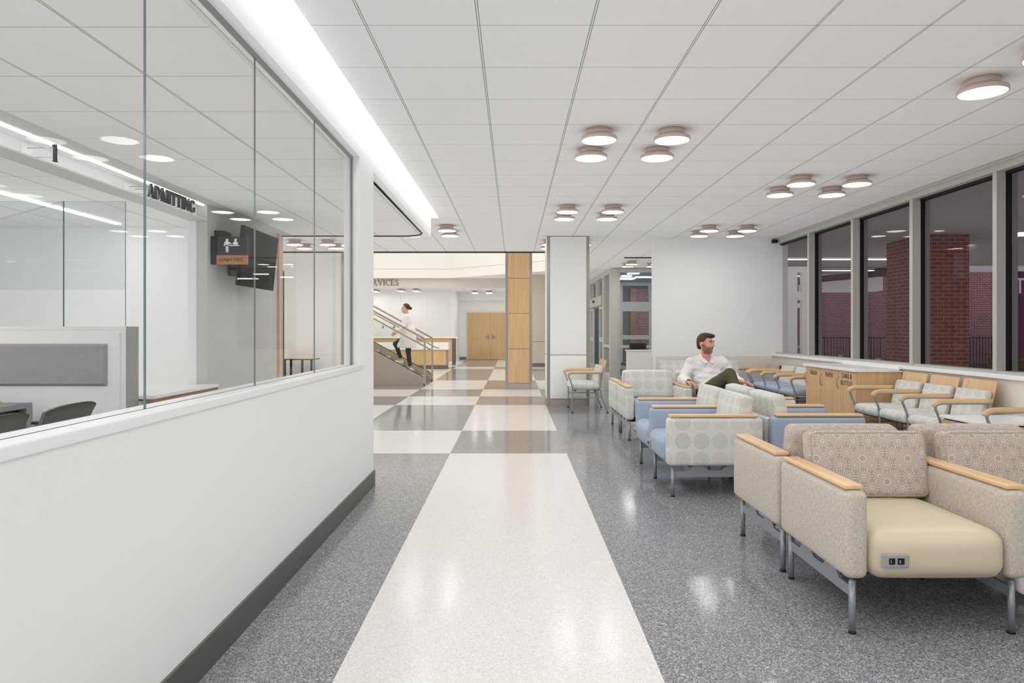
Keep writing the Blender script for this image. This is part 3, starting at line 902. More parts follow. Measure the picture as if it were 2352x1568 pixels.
# facing -x:  local x runs toward -Y in the world
tandem('tandem_seating', 'row of three pale ring-patterned chairs with maple-topped backs under the window', 3, .562, 'circ', ['circ'] * 3, True, (3.98, 8.365, 0), R(-90))
tandem('tandem_seating', 'chair with maple arms beyond the white-topped side table, at right edge', 2, .562, 'circ', ['circ'] * 2, True, (3.98, 5.95, 0), R(-90))
tandem('tandem_seating', 'row of three blue-seated pale-backed chairs beside the recycling cabinet', 3, .583, 'blue', ['circ'] * 3, False, (3.97, 11.88, 0), R(-90))
tandem('armchair', 'blue-seated taupe-backed armchair in the corner by the white end wall', 1, .55, 'blue', ['taupe_vinyl'], False, (3.97, 12.55, 0), R(-90), cat='chair')
tandem('armchair', 'wide single armchair with maple arms in front of the white column', 1, .84, 'circ', ['circ'], True, (.86, 12.19, 0), R(-90), cat='chair', single=True)

# white topped side table
t = thing('side_table', 'low white-topped side table with maple apron between window chairs', 'table', (4.33, 6.28, 0))
m = MB(); m.rbox(0, 0, .53, .70, .61, .022, .004, n=2); m.build('table_top', 'trimwhite', t)
m = MB(); m.box(-.315, .315, -.275, .275, .505, .519); m.build('shadow_gap', 'black', t)
m = MB()
for (a, b, cc, d) in ((-.33, -.31, -.29, .29), (.31, .33, -.29, .29), (-.31, .31, -.29, -.27), (-.31, .31, .27, .29)): m.box(a, b, cc, d, .06, .505)
m.build('apron', 'maple', t)
m = MB(); m.box(-.30, .30, -.26, .26, 0, .06); m.build('base', 'black', t)

# recycling cabinet
t = thing('recycling_cabinet', 'maple recycling cabinet with white counter and three labelled doors under the window', 'cabinet', (4.13, 8.48, 0))
m = MB(); m.box(.02, .55, 0, 1.46, .08, .826); m.build('body', 'maple', t)
m = MB(); m.box(.05, .55, .02, 1.44, 0, .08); m.build('base', 'black', t)
m = MB(); m.rbox(.265, .73, .846, .60, 1.50, .038, .005, n=2); m.rbox(.53, .73, .87, .05, 1.50, .05, .004, n=2); m.build('counter', 'trimwhite', t)
FACE_L = Matrix(((0, 0, -1, 0), (-1, 0, 0, 0), (0, 1, 0, 0), (0, 0, 0, 1)))   # text x -> -Y, up -> z, normal -x
for k, (y0, y1, word) in enumerate(((.975, 1.455, 'TRASH'), (.49, .97, 'PAPER'), (.005, .485, 'CANS &\nBOTTLES'))):
    m = MB(); m.box(0, .019, y0, y1, .085, .822); d = m.build('door', 'maple', t)
    if k == 0: pass
    yh = y1 - .035
    m = MB(); m.tube(smooth([(0, yh, .60), (-.028, yh, .605), (-.028, yh, .68), (-.028, yh, .735), (0, yh, .74)], 1), .005, n=8); m.build('handle', 'steel', d)
    text_mesh(word, .088, .0015, 'lettering', 'ink', d, Matrix.Translation((-.0015, (y0 + y1) / 2, .745 if k < 2 else .715)) @ FACE_L, sx=.80, spacing=1.12, thin=True)

# ================================================================== admitting side furniture and signs
# pin-mounted lettering over the counter (reads along +Y seen from the corridor)
SIDE = Matrix(((0, -1, 0, 0), (1, 0, 0, 0), (0, 0, 1, 0), (0, 0, 0, 1)))     # x -> +Y ; thickness (+y) -> -X
def wall_sign(text, label, y0, z0, h, group=None):
    t = thing('wall_lettering', label, 'sign', (-3.30, y0, z0))
    L = serif_len(text, h)
    m = MB(); serif(m, text, h, .022, SIDE); m.build('lettering', 'letterdark', t)
    m = MB()
    x = 0
    for ch in text:
        w = SER[ch][0]
        for zz in (.25, .78):
            m.tube([(-.02, (x + w * .5) * h, zz * h), (-.212, (x + w * .5) * h, zz * h)], .0022, n=6)
        x += w + .06
    m.build('mounting_pins', 'steel', t)
    m = MB(); m.box(-.219, -.213, -.03, L + .03, .1 * h, h); m.build('mounting_plate', 'trimwhite', t)
    return t
wall_sign('ADMITTING', 'dark metal pin-mounted ADMITTING lettering above the open counter', 6.36, 2.545, .125)
wall_sign('1', 'single dark metal character on pins in the lit recess at upper left', 5.05, 2.548, .128)

# blade sign
t = thing('blade_sign', 'charcoal and copper ADMITTING blade sign with two white figures at a counter', 'sign', (-3.33, 7.74, 2.21))
m = MB(); m.box(0, .055, -.02, .06, -.153, .153); m.build('bracket', 'black', t)
m = MB(); m.box(.055, .40, 0, .02, -.052, .153); m.build('sign_panel', 'signblack', t)
m = MB(); m.box(.055, .40, -.001, .02, -.153, -.053); m.build('copper_band', 'copper', t)
m = MB(); serif(m, 'ADMITTING', .036, .003, Matrix.Translation((.085, -.0045, -.120)) @ Matrix.Identity(4)); lt = m.build('lettering', 'ink', t)
m = MB()
def disc2(m, cx, cz, r, n=18):
    m.prism([(cx + r * math.cos(2 * math.pi * k / n), cz + r * math.sin(2 * math.pi * k / n)) for k in range(n)], -.004, 0)
disc2(m, .175, .115, .014); disc2(m, .268, .112, .015); disc2(m, .278, .126, .006)
for p in ([(.155, .098), (.163, .102), (.187, .102), (.195, .098), (.226, .072), (.220, .064), (.195, .080), (.193, .048), (.157, .048)],
          [(.160, .05), (.173, .05), (.173, -.020), (.162, -.020)], [(.177, .05), (.190, .05), (.189, -.020), (.178, -.020)],
          [(.140, .060), (.150, .060), (.158, .098), (.150, .096)],
          [(.140, .060), (.312, .060), (.312, .050), (.140, .050)],
          [(.246, .063), (.292, .063), (.296, .085), (.286, .096), (.254, .096), (.244, .088), (.232, .074), (.237, .068), (.246, .078)]):
    m.prism(p, -.004, 0)
m.build('pictogram', 'letterwhite', t)

# television on the grey wall
t = thing('television', 'large black wall-mounted television tilted down beside the blade sign', 'television', (-3.33, 7.84, 2.17))
m = MB(); m.box(0, .03, .35, .75, -.2, .2); m.tube([(.03, .55, .1), (.16, .60, .1), (.28, .56, .02)], .02); m.tube([(.03, .55, -.1), (.16, .60, -.1), (.25, .56, -.04)], .02)
m.box(0, .10, -.02, .20, .20, .27); m.build('wall_mount', 'black', t)
T = Matrix.Translation((.275, .565, 0)) @ Matrix.Rotation(R(5.5), 4, 'Y')
m = MB(); m.rbox(0, 0, 0, .045, 1.13, .675, .006, n=2, T=T); m.build('housing', 'black', t)
m = MB(); m.box(.0228, .024, -.553, .553, -.325, .325, T=T); m.build('screen', 'screen', t)

# dividing partition with glass and acoustic panel
t = thing('partition', 'white half-height booth partition with glass screen behind the grey visitor chairs', 'partition', (-3.33, 6.04, 0))
m = MB(); m.box(-2.6, -.004, 0, .19, 0, 1.335); m.build('body', 'wall', t)
m = MB(); m.box(-2.6, 0, -.004, .194, 1.335, 1.365); m.box(-.03, 0, -.004, .194, 0, 1.335); m.build('frame', 'wall', t)
m = MB(); m.box(-2.6, -.05, -.008, -.001, 0, 1.315); m.build('face_panel', 'trimwhite', t)
m = MB(); m.box(.0005, .004, -.004, .194, 0, 1.365); m.build('end_shade', 'outlet', t)  # grey sheet: shade of the end face put into its colour
m = MB()
x0, x1, z0, z1 = -2.5, -.155, .855, 1.215
b = m.addv([(x0, -.013, z0), (x1, -.013, z0), (x1, -.013, z1), (x0, -.013, z1), (x0 + .02, -.04, z0 + .02), (x1 - .02, -.04, z0 + .02), (x1 - .02, -.04, z1 - .02), (x0 + .02, -.04, z1 - .02)])
U = lambda idx: [(m.v[i][0], m.v[i][2]) for i in idx]
for q in ((4, 5, 6, 7), (0, 1, 5, 4), (1, 2, 6, 5), (2, 3, 7, 6), (3, 0, 4, 7)): m.face([b + i for i in q], 0, U([b + i for i in q]))
m.build('acoustic_panel', 'acoustic', t)
m = MB(); m.box(-2.6, -.055, .085, .097, 1.366, 1.685, mis=[1, 1, 0, 1, 0, 1]); m.build('glass_screen', ['glass', 'glass_edge'], t)
m = MB(); m.box(-2.6, -.055, .085, .097, 1.687, 2.455, mis=[1, 1, 0, 1, 0, 1]); m.build('glass_screen', ['glass_tint', 'glass_edge'], t)
# oblique glass screen behind
m = MB(); m.box(0, 1.75, 0, .012, 0, 1.10, mis=[1, 1, 0, 1, 0, 1], T=Matrix.Translation((-.60, .11, 1.36)) @ Matrix.Rotation(R(142.5), 4, 'Z')); m.build('glass_screen', ['glass', 'glass_edge'], t)

# transaction counter in the opening
t = thing('transaction_counter', 'grey-white admitting counter top with wood edge in the open window', 'counter', (-3.5, 6.25, 0))
m = MB(); m.box(-.45, .30, 0, 1.385, .72, .75); m.build('counter_top', 'trimwhite', t)
m = MB(); m.box(.24, .29, 0, 1.385, .655, .72); m.build('wood_edge', 'walnut', t)
m = MB(); m.box(-.02, .17, 0, 1.385, 0, .70); m.build('base', 'wall', t)
# visitor desk
t = thing('desk', 'grey-framed visitor desk with light wood top inside the admitting booth', 'desk', (-4.0, 4.9, 0))
m = MB(); m.box(-1.2, .05, -.6, .87, .70, .74); m.box(-1.2, .05, .83, .87, 0, .70); m.box(.01, .05, .80, .87, 0, .70); m.box(-1.2, .05, -.6, -.56, 0, .70); m.build('frame', 'alu_dark', t)
m = MB(); m.box(-1.2, -.15, -.55, .80, .742, .76); m.build('desk_top', 'maple_x', t)
m = MB(); m.box(-1.18, -.03, -.55, .82, .05, .70); m.build('pedestal', 'black', t)
# visitor chairs : upholstered shell, tube arms
def visitor(loc, rz, label):
    t = thing('visitor_chair', label, 'chair', loc, rz)
    # curved shell back, local: faces -y
    m = MB(); nu, nv = 12, 8; idx = {}
    for sgn in (0, 1):
        for i in range(nu + 1):
            for j in range(nv + 1):
                u = i / nu * 2 - 1; v = j / nv
                w = .245 + .02 * v - .03 * max(0, v - .8) * 5 * 0
                z = .47 + .385 * v - .035 * (abs(u) ** 3) * v
                y = .22 + .10 * v + .035 * v * v - .05 * u * u + sgn * .022
                idx[(sgn, i, j)] = m.addv([(u * w * (1 - .06 * (1 - v)), y, z)])
    for sgn in (0, 1):
        for i in range(nu):
            for j in range(nv):
                q = [idx[(sgn, i, j)], idx[(sgn, i + 1, j)], idx[(sgn, i + 1, j + 1)], idx[(sgn, i, j + 1)]]
                m.face(q if sgn == 0 else q[::-1], 0, [(m.v[k][0], m.v[k][2]) for k in q], True)
    for i in range(nu):
        for j in (0, nv): m.face((idx[(0, i, j)], idx[(1, i, j)], idx[(1, i + 1, j)], idx[(0, i + 1, j)]))
    for j in range(nv):
        for i in (0, nu): m.face((idx[(0, i, j)], idx[(0, i, j + 1)], idx[(1, i, j + 1)], idx[(1, i, j)]))
    m.build('backrest', 'olivecloth', t)
    m = MB(); m.rbox(0, 0, .44, .48, .46, .07, .03, n=3); m.build('seat', 'olivecloth', t)
    for s in (-1, 1):
        m = MB(); m.tube(smooth([(s * .27, .22, .02), (s * .27, .24, .40), (s * .28, .20, .655), (s * .28, 0, .665), (s * .28, -.18, .655), (s * .27, -.22, .40), (s * .27, -.22, .02)]), .012, n=8); m.build('arm', 'alu_dark', t)
        m = MB(); m.rbox(s * .28, 0, .685, .05, .26, .022, .01, n=2); m.build('armrest', 'black', t)
        for yy in (-.22, .22):
            m = MB(); m.cyl(s * .27, yy, 0, .025, .014); m.build('foot', 'black', t)
    return t
visitor((-3.24, 4.645, 0), R(-90), 'olive-grey upholstered visitor chair nearer the booth partition, back to the glass')
visitor((-3.24, 3.97, 0), R(-90), 'olive-grey upholstered visitor chair cut off by the left edge of the view')
# small table seen through the glass
t = thing('wall_table', 'light-topped small table with black edge and legs seen through the glass', 'table', (-4.45, 14.8, 0))
m = MB(); m.box(-.35, .30, -.25, .25, .735, .752); m.build('table_top', 'maple_x', t)
m = MB(); m.box(-.353, .303, -.253, .253, .715, .736); m.build('edge', 'black', t)
for (x, y) in ((-.3, -.2), (.25, -.2), (-.3, .2), (.06, -.2)):
    m = MB(); m.box(x - .02, x + .02, y - .02, y + .02, 0, .715); m.build('leg', 'black', t)
m = MB(); m.box(-3.36, -3.325, 10.15, 10.185, .02, 2.19)
o = m.build('door_3', 'black'); o['kind'] = 'structure'

# ================================================================== stair
SL = math.tan(R(28.6))
t = thing('staircase', 'steel-sided staircase with glass balustrades rising to the left in the atrium', 'staircase', (-2.13, 16.8, 0))
def sprism(m, y0, y1, zoff0, zoff1, x0=-6.2, x1=0.0, floor=False):
    # sloping band between two offsets measured at x=0
    pts = [(x1, zoff0 - SL * x1), (x1, zoff1 - SL * x1), (x0, zoff1 - SL * x0), (x0, zoff0 - SL * x0)]
    m.prism(pts, y0, y1, 0, None, 'xz')
for y in (0.0, 1.56):
    m = MB(); m.prism([(0, 0), (0, .046), (-6.2, .04 + SL * 6.2), (-6.2, SL * 6.2 - .55), (-1.25, 0.0)], y, y + .04, 0, None, 'xz'); m.build('stringer', 'stairsteel', t)
    m = MB(); sprism(m, y - .008, y + .048, .045, .19); m.build('stringer_cap', 'stairsteel', t)
    m = MB(); sprism(m, y + .012, y + .028, .19, .205, x1=-.03); m.build('glazing_channel', 'black', t)
    g = MB()
    for k in range(4):
        xa, xb = -.04 - k * 1.5, -.04 - (k + 1) * 1.5 + .01
        g.prism([(xa, .205 - SL * xa), (xa, .98 - SL * xa), (xb, .98 - SL * xb), (xb, .205 - SL * xb)], y + .014, y + .026, 0, None, 'xz')
    g.build('glass_panel', 'glass_stair', t)
    m = MB(); m.box(-.022, .022, y, y + .04, 0, 1.13); m.build('newel_post', 'stairsteel', t)
    m = MB(); m.tube([(.0, y + .02, 1.125), (-6.2, y + .02, 1.125 + SL * 6.2)], .022, n=8); m.build('top_rail', 'stairsteel', t)
    iy = y + .09 if y == 0 else y - .05
    m = MB(); m.tube([(-6.2, iy, .94 + SL * 6.2), (0, iy, .94), (.10, iy, .885), (.17, iy, .87), (.19, iy, .885)], .019, n=8)
    for k in range(4):
        xx = -1.5 * k - 1.0
        m.tube([(xx, y + .02, .86 - SL * xx), (xx, iy, .86 - SL * xx), (xx, iy, .93 - SL * xx)], .009, n=6)
        m.rbox(xx, y + .02, .86 - SL * xx, .06, .06, .06, .02, n=2)
    m.build('handrail', 'stairsteel', t)
nst = 20
m = MB()
for k in range(nst):
    xa = -.15 - k * .303; z = .165 * (k + 1)
    m.box(xa - .303, xa, .045, 1.555, z - .035, z); m.box(xa - .012, xa, .045, 1.555, z - .165, z)
m.build('treads', 'tread', t)
# potted plants in the shadow under the stair foot
# ================================================================== reception lobby
t = thing('service_counter', 'long maple service counter with white fronts behind the staircase', 'counter', (-2.25, 24.2, 0))
m = MB(); m.box(-5.5, -.04, 0, .65, .13, .665); m.build('front_panel', 'maple', t)
m = MB(); m.box(-5.5, 0, -.05, .70, .665, .90); m.build('counter_top', 'trimwhite', t)
m = MB(); m.box(-5.5, -.06, .03, .62, 0, .13); m.build('base', 'darksteel', t)
m = MB(); m.box(-.075, -.03, -.01, .05, .13, .665); m.build('corner_guard', 'steel', t)
t = thing('service_counter', 'taller rear service counter with pale slab top and glass above', 'counter', (-2.25, 27.0, 0))
m = MB(); m.box(-6.5, -.12, 0, .6, .13, 1.02); m.build('front_panel', 'maple', t)
m = MB(); m.rbox(-3.2, .3, 1.045, 6.6, .75, .05, .01, n=2); m.build('counter_top', 'trimwhite', t)
m = MB(); m.box(-.12, -.02, -.01, .6, 0, 1.02); m.build('corner_guard', 'darksteel', t)
for (a, b) in ((-6.5, -4.36), (-4.35, -2.14), (-2.13, -1.12), (-1.11, -.21)):
    g = MB(); g.box(a + 0, b, .28, .292, 1.075, 2.97, mis=[1, 1, 0, 1, 0, 1]); g.build('glass_screen', ['glass', 'glass_edge'], t)
T = Matrix.Translation((-3.34 - 0, 27.448, 3.07))
L = serif_len('SERVICES', .225)
t = thing('wall_lettering', 'bronze serif SERVICES lettering on the bulkhead beyond the stair', 'sign', (-4.49 - L, 27.448, 3.08))
m = MB(); serif(m, 'SERVICES', .225, .02, Matrix.Translation((0, -.022, 0))); m.build('lettering', 'letter', t)

# ================================================================== entrance vestibule
ve = MB()
X0, Y0, Y1, ZT = 2.56, 18.66, 24.6, 2.975
# aluminium wall running away from the camera
def bx(m, *a, **k): m.box(*a, **k)
for (a, b, c, d) in ((18.66, 18.80, 0, ZT), (20.02, 20.32, 0, ZT), (23.9, 24.05, 0, ZT), (24.45, 24.6, 0, ZT)): bx(ve, X0, X0 + .16, a, b, c, d)
bx(ve, X0, X0 + .16, 18.8, 24.45, 2.86, ZT); bx(ve, X0, X0 + .16, 18.8, 20.02, .86, .93); bx(ve, X0, X0 + .16, 18.8, 20.02, 0, .14)
bx(ve, X0 - .05, X0 + .18, 20.32, 23.9, 2.06, 2.34); bx(ve, X0, X0 + .12, 21.85, 21.97, 2.34, 2.86)
# wall across
bx(ve, X0, X0 + .20, Y0 - .02, Y0 + .18, 0, ZT); bx(ve, X0 + .2, 7.8, Y0, Y0 + .14, 2.87, ZT)
bx(ve, X0 + .2, 7.8, Y0, Y0 + .14, .86, .93); bx(ve, X0 + .2, 7.8, Y0, Y0 + .14, 0, .12)
for x in (X0 + .2, 3.9, 4.86): bx(ve, x, x + .06, Y0, Y0 + .14, 0, ZT)
struct('wall_vestibule', ve, 'alu')
k = MB()
bx(k, X0 + .05, X0 + .07, 18.8, 20.02, .14, .86); bx(k, X0 + .05, X0 + .07, 18.8, 20.02, .93, 2.86)
bx(k, X0 + .05, X0 + .07, 20.32, 21.85, 2.34, 2.86); bx(k, X0 + .05, X0 + .07, 21.97, 23.9, 2.34, 2.86)
bx(k, X0 + .26, 3.9, Y0 + .06, Y0 + .08, .93, 2.87); bx(k, X0 + .26, 3.9, Y0 + .06, Y0 + .08, .12, .86)
bx(k, 3.96, 4.86, Y0 + .06, Y0 + .08, .93, 2.87); bx(k, 3.96, 4.86, Y0 + .06, Y0 + .08, .12, .86)
o = k.build('window_20', 'glass_tint'); o['kind'] = 'structure'
d = thing('door_4', None, None); d['kind'] = 'structure'
for (a, b) in ((20.36, 21.3), (22.9, 23.84)):
    m = MB()
    bx(m, X0 + .02, X0 + .07, a, a + .09, 0, 2.05); bx(m, X0 + .02, X0 + .07, b - .09, b, 0, 2.05)
    bx(m, X0 + .02, X0 + .07, a + .09, b - .09, 1.95, 2.05); bx(m, X0 + .02, X0 + .07, a + .09, b - .09, .98, 1.12); bx(m, X0 + .02, X0 + .07, a + .09, b - .09, 0, .22)
    f = m.build('door_leaf', 'alu', d)
    g = MB(); bx(g, X0 + .04, X0 + .05, a + .09, b - .09, 1.12, 1.95); bx(g, X0 + .04, X0 + .05, a + .09, b - .09, .22, .98); g.build('door_glass', 'glass_tint', f)
m = MB(); m.rbox(X0 - .07, 22.0, 2.22, .05, .22, .07, .012, n=2); m.build('motion_sensor', 'black', d)
# room shell of the vestibule
m = MB()
m.box(2.62, 8.0, 26.9, 27.0, 0, 3.0, 0); m.box(2.5, 2.62, 24.6, 27.0, 0, 3.0, 0); m.box(7.8, 7.9, 18.66, 27, 0, .3, 0)
struct('wall_vestibule_rear', m, 'officewall')
m = MB(); m.box(2.62, 8.0, 18.6, 27.0, CZ, 3.06); struct('ceiling_vestibule', m, 'officeceil')
# white inner door frame across the vestibule
m = MB()
for (a, b) in ((3.6, 3.72), (4.62, 4.72), (5.9, 6.0), (7.0, 7.1), (7.7, 7.8)): m.box(a, b, 24.0, 24.12, 0, 2.9)
m.box(3.6, 7.8, 24.0, 24.12, 1.98, 2.3); m.box(3.6, 7.8, 24.0, 24.12, 2.85, 2.97); m.box(3.72, 7.7, 24.0, 24.12, 1.02, 1.16); m.box(3.72, 7.7, 24.0, 24.12, 0, .2)
m.box(3.0, 3.5, 23.9, 24.3, 0, 2.97)
struct('door_5', m, 'alu')
m = MB(); m.box(4.6, 5.2, 26.4, 26.6, 0, 2.9); struct('wall_brick_inner', m, 'brick_b')
m = MB(); m.box(4.38, 4.6, 26.4, 26.6, 0, 2.9); struct('trim_13', m, 'walnut')
for i, (x, y, L, W) in enumerate(((3.45, 20.3, .32, .16), (3.4, 21.2, .3, .16), (3.55, 22.3, .55, .5), (4.2, 21.7, .9, .16), (4.1, 25.5, 1.6, .12), (4.8, 20.5, .5, .2), (6.0, 22.3, .8, .3), (6.2, 25.5, 1.6, .12))):
    m = MB(); m.box(x - L / 2, x + L / 2, y - W / 2, y + W / 2, 2.955, 2.975)
    nm = ('first', 'second', 'broad square', 'long white', 'faint long', 'small', 'wide', 'farthest long')[i]
    tag(m.build('vestibule_light', 'linear'), nm + ' ceiling light strip inside the glazed entrance vestibule', 'ceiling light', 'lights in the vestibule')
# low screen wall with glass
m = MB(); m.box(2.55, 4.85, 15.85, 15.95, 0, .86); m.box(2.53, 4.85, 15.83, 15.97, .86, .89); struct('wall_desk_screen', m, 'frosted')
m = MB(); m.box(2.55, 4.85, 15.895, 15.905, .89, CZ - .02, mis=[1, 1, 0, 1, 0, 1]); o = m.build('window_21', ['glass', 'glass_edge']); o['kind'] = 'structure'
m = MB(); m.box(2.50, 4.85, 15.88, 15.92, CZ - .022, CZ - .001); struct('trim_14', m, 'black')
# task chair + monitor + desk
t = thing('task_chair', 'dark grey task chair behind the low white screen at the entrance desk', 'chair', (2.95, 17.35, 0), R(200))
m = MB(); m.rbox(0, .22, .80, .46, .09, .46, .04, n=4, puff=(0, .02, .0)); m.build('backrest', 'taupe_vinyl' if 0 else 'black', t)
m = MB(); m.rbox(0, 0, .50, .48, .46, .09, .04, n=3); m.build('seat', 'black', t)
m = MB(); m.cyl(0, 0, .08, .46, .025)
for a in range(5): m.tube([(0, 0, .12), (.30 * math.cos(a * 1.257), .30 * math.sin(a * 1.257), .06)], [.022, .014])
m.tube([(0, .2, .47), (0, .29, .6), (0, .27, .8)], .02); m.build('base', 'alu_dark', t)
m = MB()
for a in range(5): m.rbox(.30 * math.cos(a * 1.257), .30 * math.sin(a * 1.257), .027, .05, .05, .052, .02, n=2)
m.build('casters', 'black', t)
t = thing('desk', 'dark-fronted entrance desk behind the glazed screen', 'desk', (3.9, 16.6, 0))
m = MB(); m.box(-.6, .7, -.3, .35, .72, .75); m.build('desk_top', 'alu_dark', t)
m = MB(); m.box(-.55, .65, .2, .24, 0, .72); m.box(-.58, -.54, -.28, .33, 0, .72); m.box(.64, .68, -.28, .33, 0, .72); m.build('base', 'signblack', t)
t = thing('monitor', 'black computer monitor on the entrance desk', 'monitor', (3.55, 16.65, .75))
m = MB(); m.rbox(0, 0, .33, .52, .03, .34, .008, n=2); m.build('housing', 'black', t)
m = MB(); m.cyl(0, .03, .01, .25, .02); m.rbox(0, .02, .009, .24, .18, .016, .006, n=2); m.build('stand', 'black', t)

# ================================================================== outdoors
m = MB(); m.box(4.95, 40, -6, 40, -.25, -.02); struct('ground_outside', m, 'paving')
m = MB(); m.box(4.95, 15.5, -6, 17.9, 2.97, 3.2, 0); m.box(7.9, 12, 17.9, 29, 3.1, 3.3, 0); struct('ceiling_canopy', m, 'soffit')
t = thing('brick_pillar', 'large red-brown brick pillar outside the middle windows', 'pillar', (7.03, 12.0, 0))
m = MB(); m.box(0, .745, 0, 1.26, 0, 2.97); m.build('brickwork', 'brick_a', t)
m = MB(); m.box(7.95, 16, 30.0, 30.3, 0, 4.6); m.box(16, 34, 25.8, 26.1, 0, 4.6); struct('wall_brick_far', m, 'brick_b')
m = MB(); m.box(13.93, 17.5, 19.7, 19.8, 0, 2.98); struct('wall_plum', m, 'plum')
m = MB(); m.box(12.6, 18, 19.6, 19.9, 2.98, 3.13, 0); struct('trim_15', m, 'fascia_grey')
m = MB(); m.prism([(8.5, 2.46), (10.5, 2.46), (10.5, 2.86), (8.5, 2.68)], 20.0, 21.0, 0, None, 'xz'); struct('trim_16', m, 'fascia_grey')
m = MB(); m.prism([(8.5, 2.70), (11.2, 2.94), (11.2, 3.1), (8.5, 2.86)], 19.9, 21.0, 0, None, 'xz'); struct('trim_17', m, 'plum')
# vestibule exterior door face seen through the first pane
m = MB()
for (a, b) in ((4.95, 5.05), (5.9, 5.98), (7.18, 7.42), (7.55, 7.78)): m.box(a, b, 18.4, 18.55, 0, 2.9)
m.box(4.95, 7.78, 18.4, 18.55, 2.12, 2.34); m.box(4.95, 7.5, 18.42, 18.5, 1.92, 2.04); m.box(4.95, 7.4, 18.42, 18.5, 1.06, 1.2); m.box(4.95, 7.5, 18.42, 18.5, 0, .2)
m.box(4.95, 7.78, 18.4, 18.55, 2.84, 3.0)
struct('door_6', m, 'trimwhite')
m = MB(); m.box(5.05, 7.5, 18.46, 18.47, .2, 2.84); o = m.build('window_22', 'glass_tint'); o['kind'] = 'structure'
for i, (y, z) in enumerate(((16.0, 2.95), (18.0, 3.02), (20.3, 3.06), (22.6, 3.08))):
    m = MB(); m.box(6.1, 9.6 + i * .4, y - .03, y + .03, z - .02, z)
    tag(m.build('canopy_line_light', 'extline'), ('nearest', 'second', 'third', 'farthest')[i] + ' thin white light line under the entrance canopy outside', 'ceiling light', 'light lines under the canopy')
t = thing('letter_sign', 'white capital letters ST on the dark plum wall outside', 'sign', (14.07, 19.69, 2.55))
text_mesh('ST', .62, .02, 'lettering', 'letterwhite', t, Matrix.Translation((0, 0, 0)) @ FACE_CAM, sx=.72)
def fence(loc, L, label):
    t = thing('fence', label, 'fence', loc)
    m = MB(); m.box(0, L, -.02, .02, 1.07, 1.11); m.box(0, L, -.02, .02, .12, .15); m.build('rails', 'signblack', t)
    m = MB()
    for k in range(int(L / .11)): m.box(k * .11, k * .11 + .02, -.01, .01, .0, 1.07)
    tag(m.build('balusters', 'signblack', t), kind='stuff')
fence((10.6, 25.0, -.02), 2.6, 'dark metal railing outside to the left of the brick pillar')
fence((16.0, 25.0, -.02), 3.0, 'dark metal railing outside to the right of the brick pillar')
def bench(loc, rz, label):
    t = thing('park_bench', label, 'bench', loc, rz)
    m = MB()
    for k in range(5): m.rbox(0, .18 + .03 * k, .46 + .095 * k, 1.5, .03, .08, .01, n=2)
    m.build('backrest', 'olive', t)
    m = MB()
    for k in range(5): m.rbox(0, -.28 + .1 * k, .43, 1.5, .08, .03, .01, n=2)
    m.build('seat', 'olive', t)
    for s in (-.6, .6):
        m = MB(); m.tube([(s, -.28, 0), (s, -.26, .42), (s, .18, .40), (s, .32, .86)], .022); m.tube([(s, .18, .4), (s, .24, 0)], .022); m.tube([(s, -.26, .42), (s, -.24, .64), (s, .22, .64)], .018); m.build('leg', 'signblack', t)
bench((8.75, 12.05, -.02), R(176), 'olive slatted outdoor bench beyond the fourth window, right of the pillar')
bench((9.15, 11.2, -.02), R(176), 'olive slatted outdoor bench seen at the right edge window')
for (x, y, r, lb) in ((6.56, 14.0, .085, 'small steel ash urn outside, left of the brick pillar and farther away'), (6.42, 12.3, .095, 'small steel ash urn outside, beside the brick pillar')):
    t = thing('ash_urn', lb, 'bin', (x, y, -.02))
    m = MB(); m.lathe([(.001, 0), (r, 0), (r, .86), (r - .01, .87)], n=24); m.build('body', 'steel', t)
    m = MB(); m.lathe([(r - .01, .87), (r - .02, .85), (.001, .85)], n=24); m.build('tray', 'alu_dark', t)
for i, (x, y) in enumerate(((8.6, 12.0), (7.0, 6.0), (9.5, 16.6), (7.0, 2.0), (6.2, 16.9))):  # lamps added under the canopy to brighten the dark outdoors
    m = MB(); m.lathe([(.001, 2.955), (.22, 2.955), (.22, 2.97)], x, y, 24)
    tag(m.build('canopy_fill', 'ext_fill'), ('pale round fill light added under the canopy at the right edge window', 'unseen round fill light added outside the middle windows', 'round fill light added by the far brick wall', 'unseen round fill light added outside the nearest windows', 'unseen round fill light added before the outer entrance door')[i], 'ceiling light')
for i, (x, y) in enumerate(((12, 22.5), (20, 23.5), (9.5, 27))):
    m = MB(); m.lathe([(.001, 4.28), (.3, 4.28), (.3, 4.35)], x, y, 20)
    m.cyl(x, y, 4.35, 4.6, .03)
    l = bpy.data.lights.new('court_fill', 'POINT'); l.energy = 160; l.color = (1, .88, .8); l.shadow_soft_size = .3  # bare point light added to brighten the court, no fixture built
    lo = bpy.data.objects.new('court_fill', l); lo.location = (x, y, 3.9); COL.objects.link(lo)

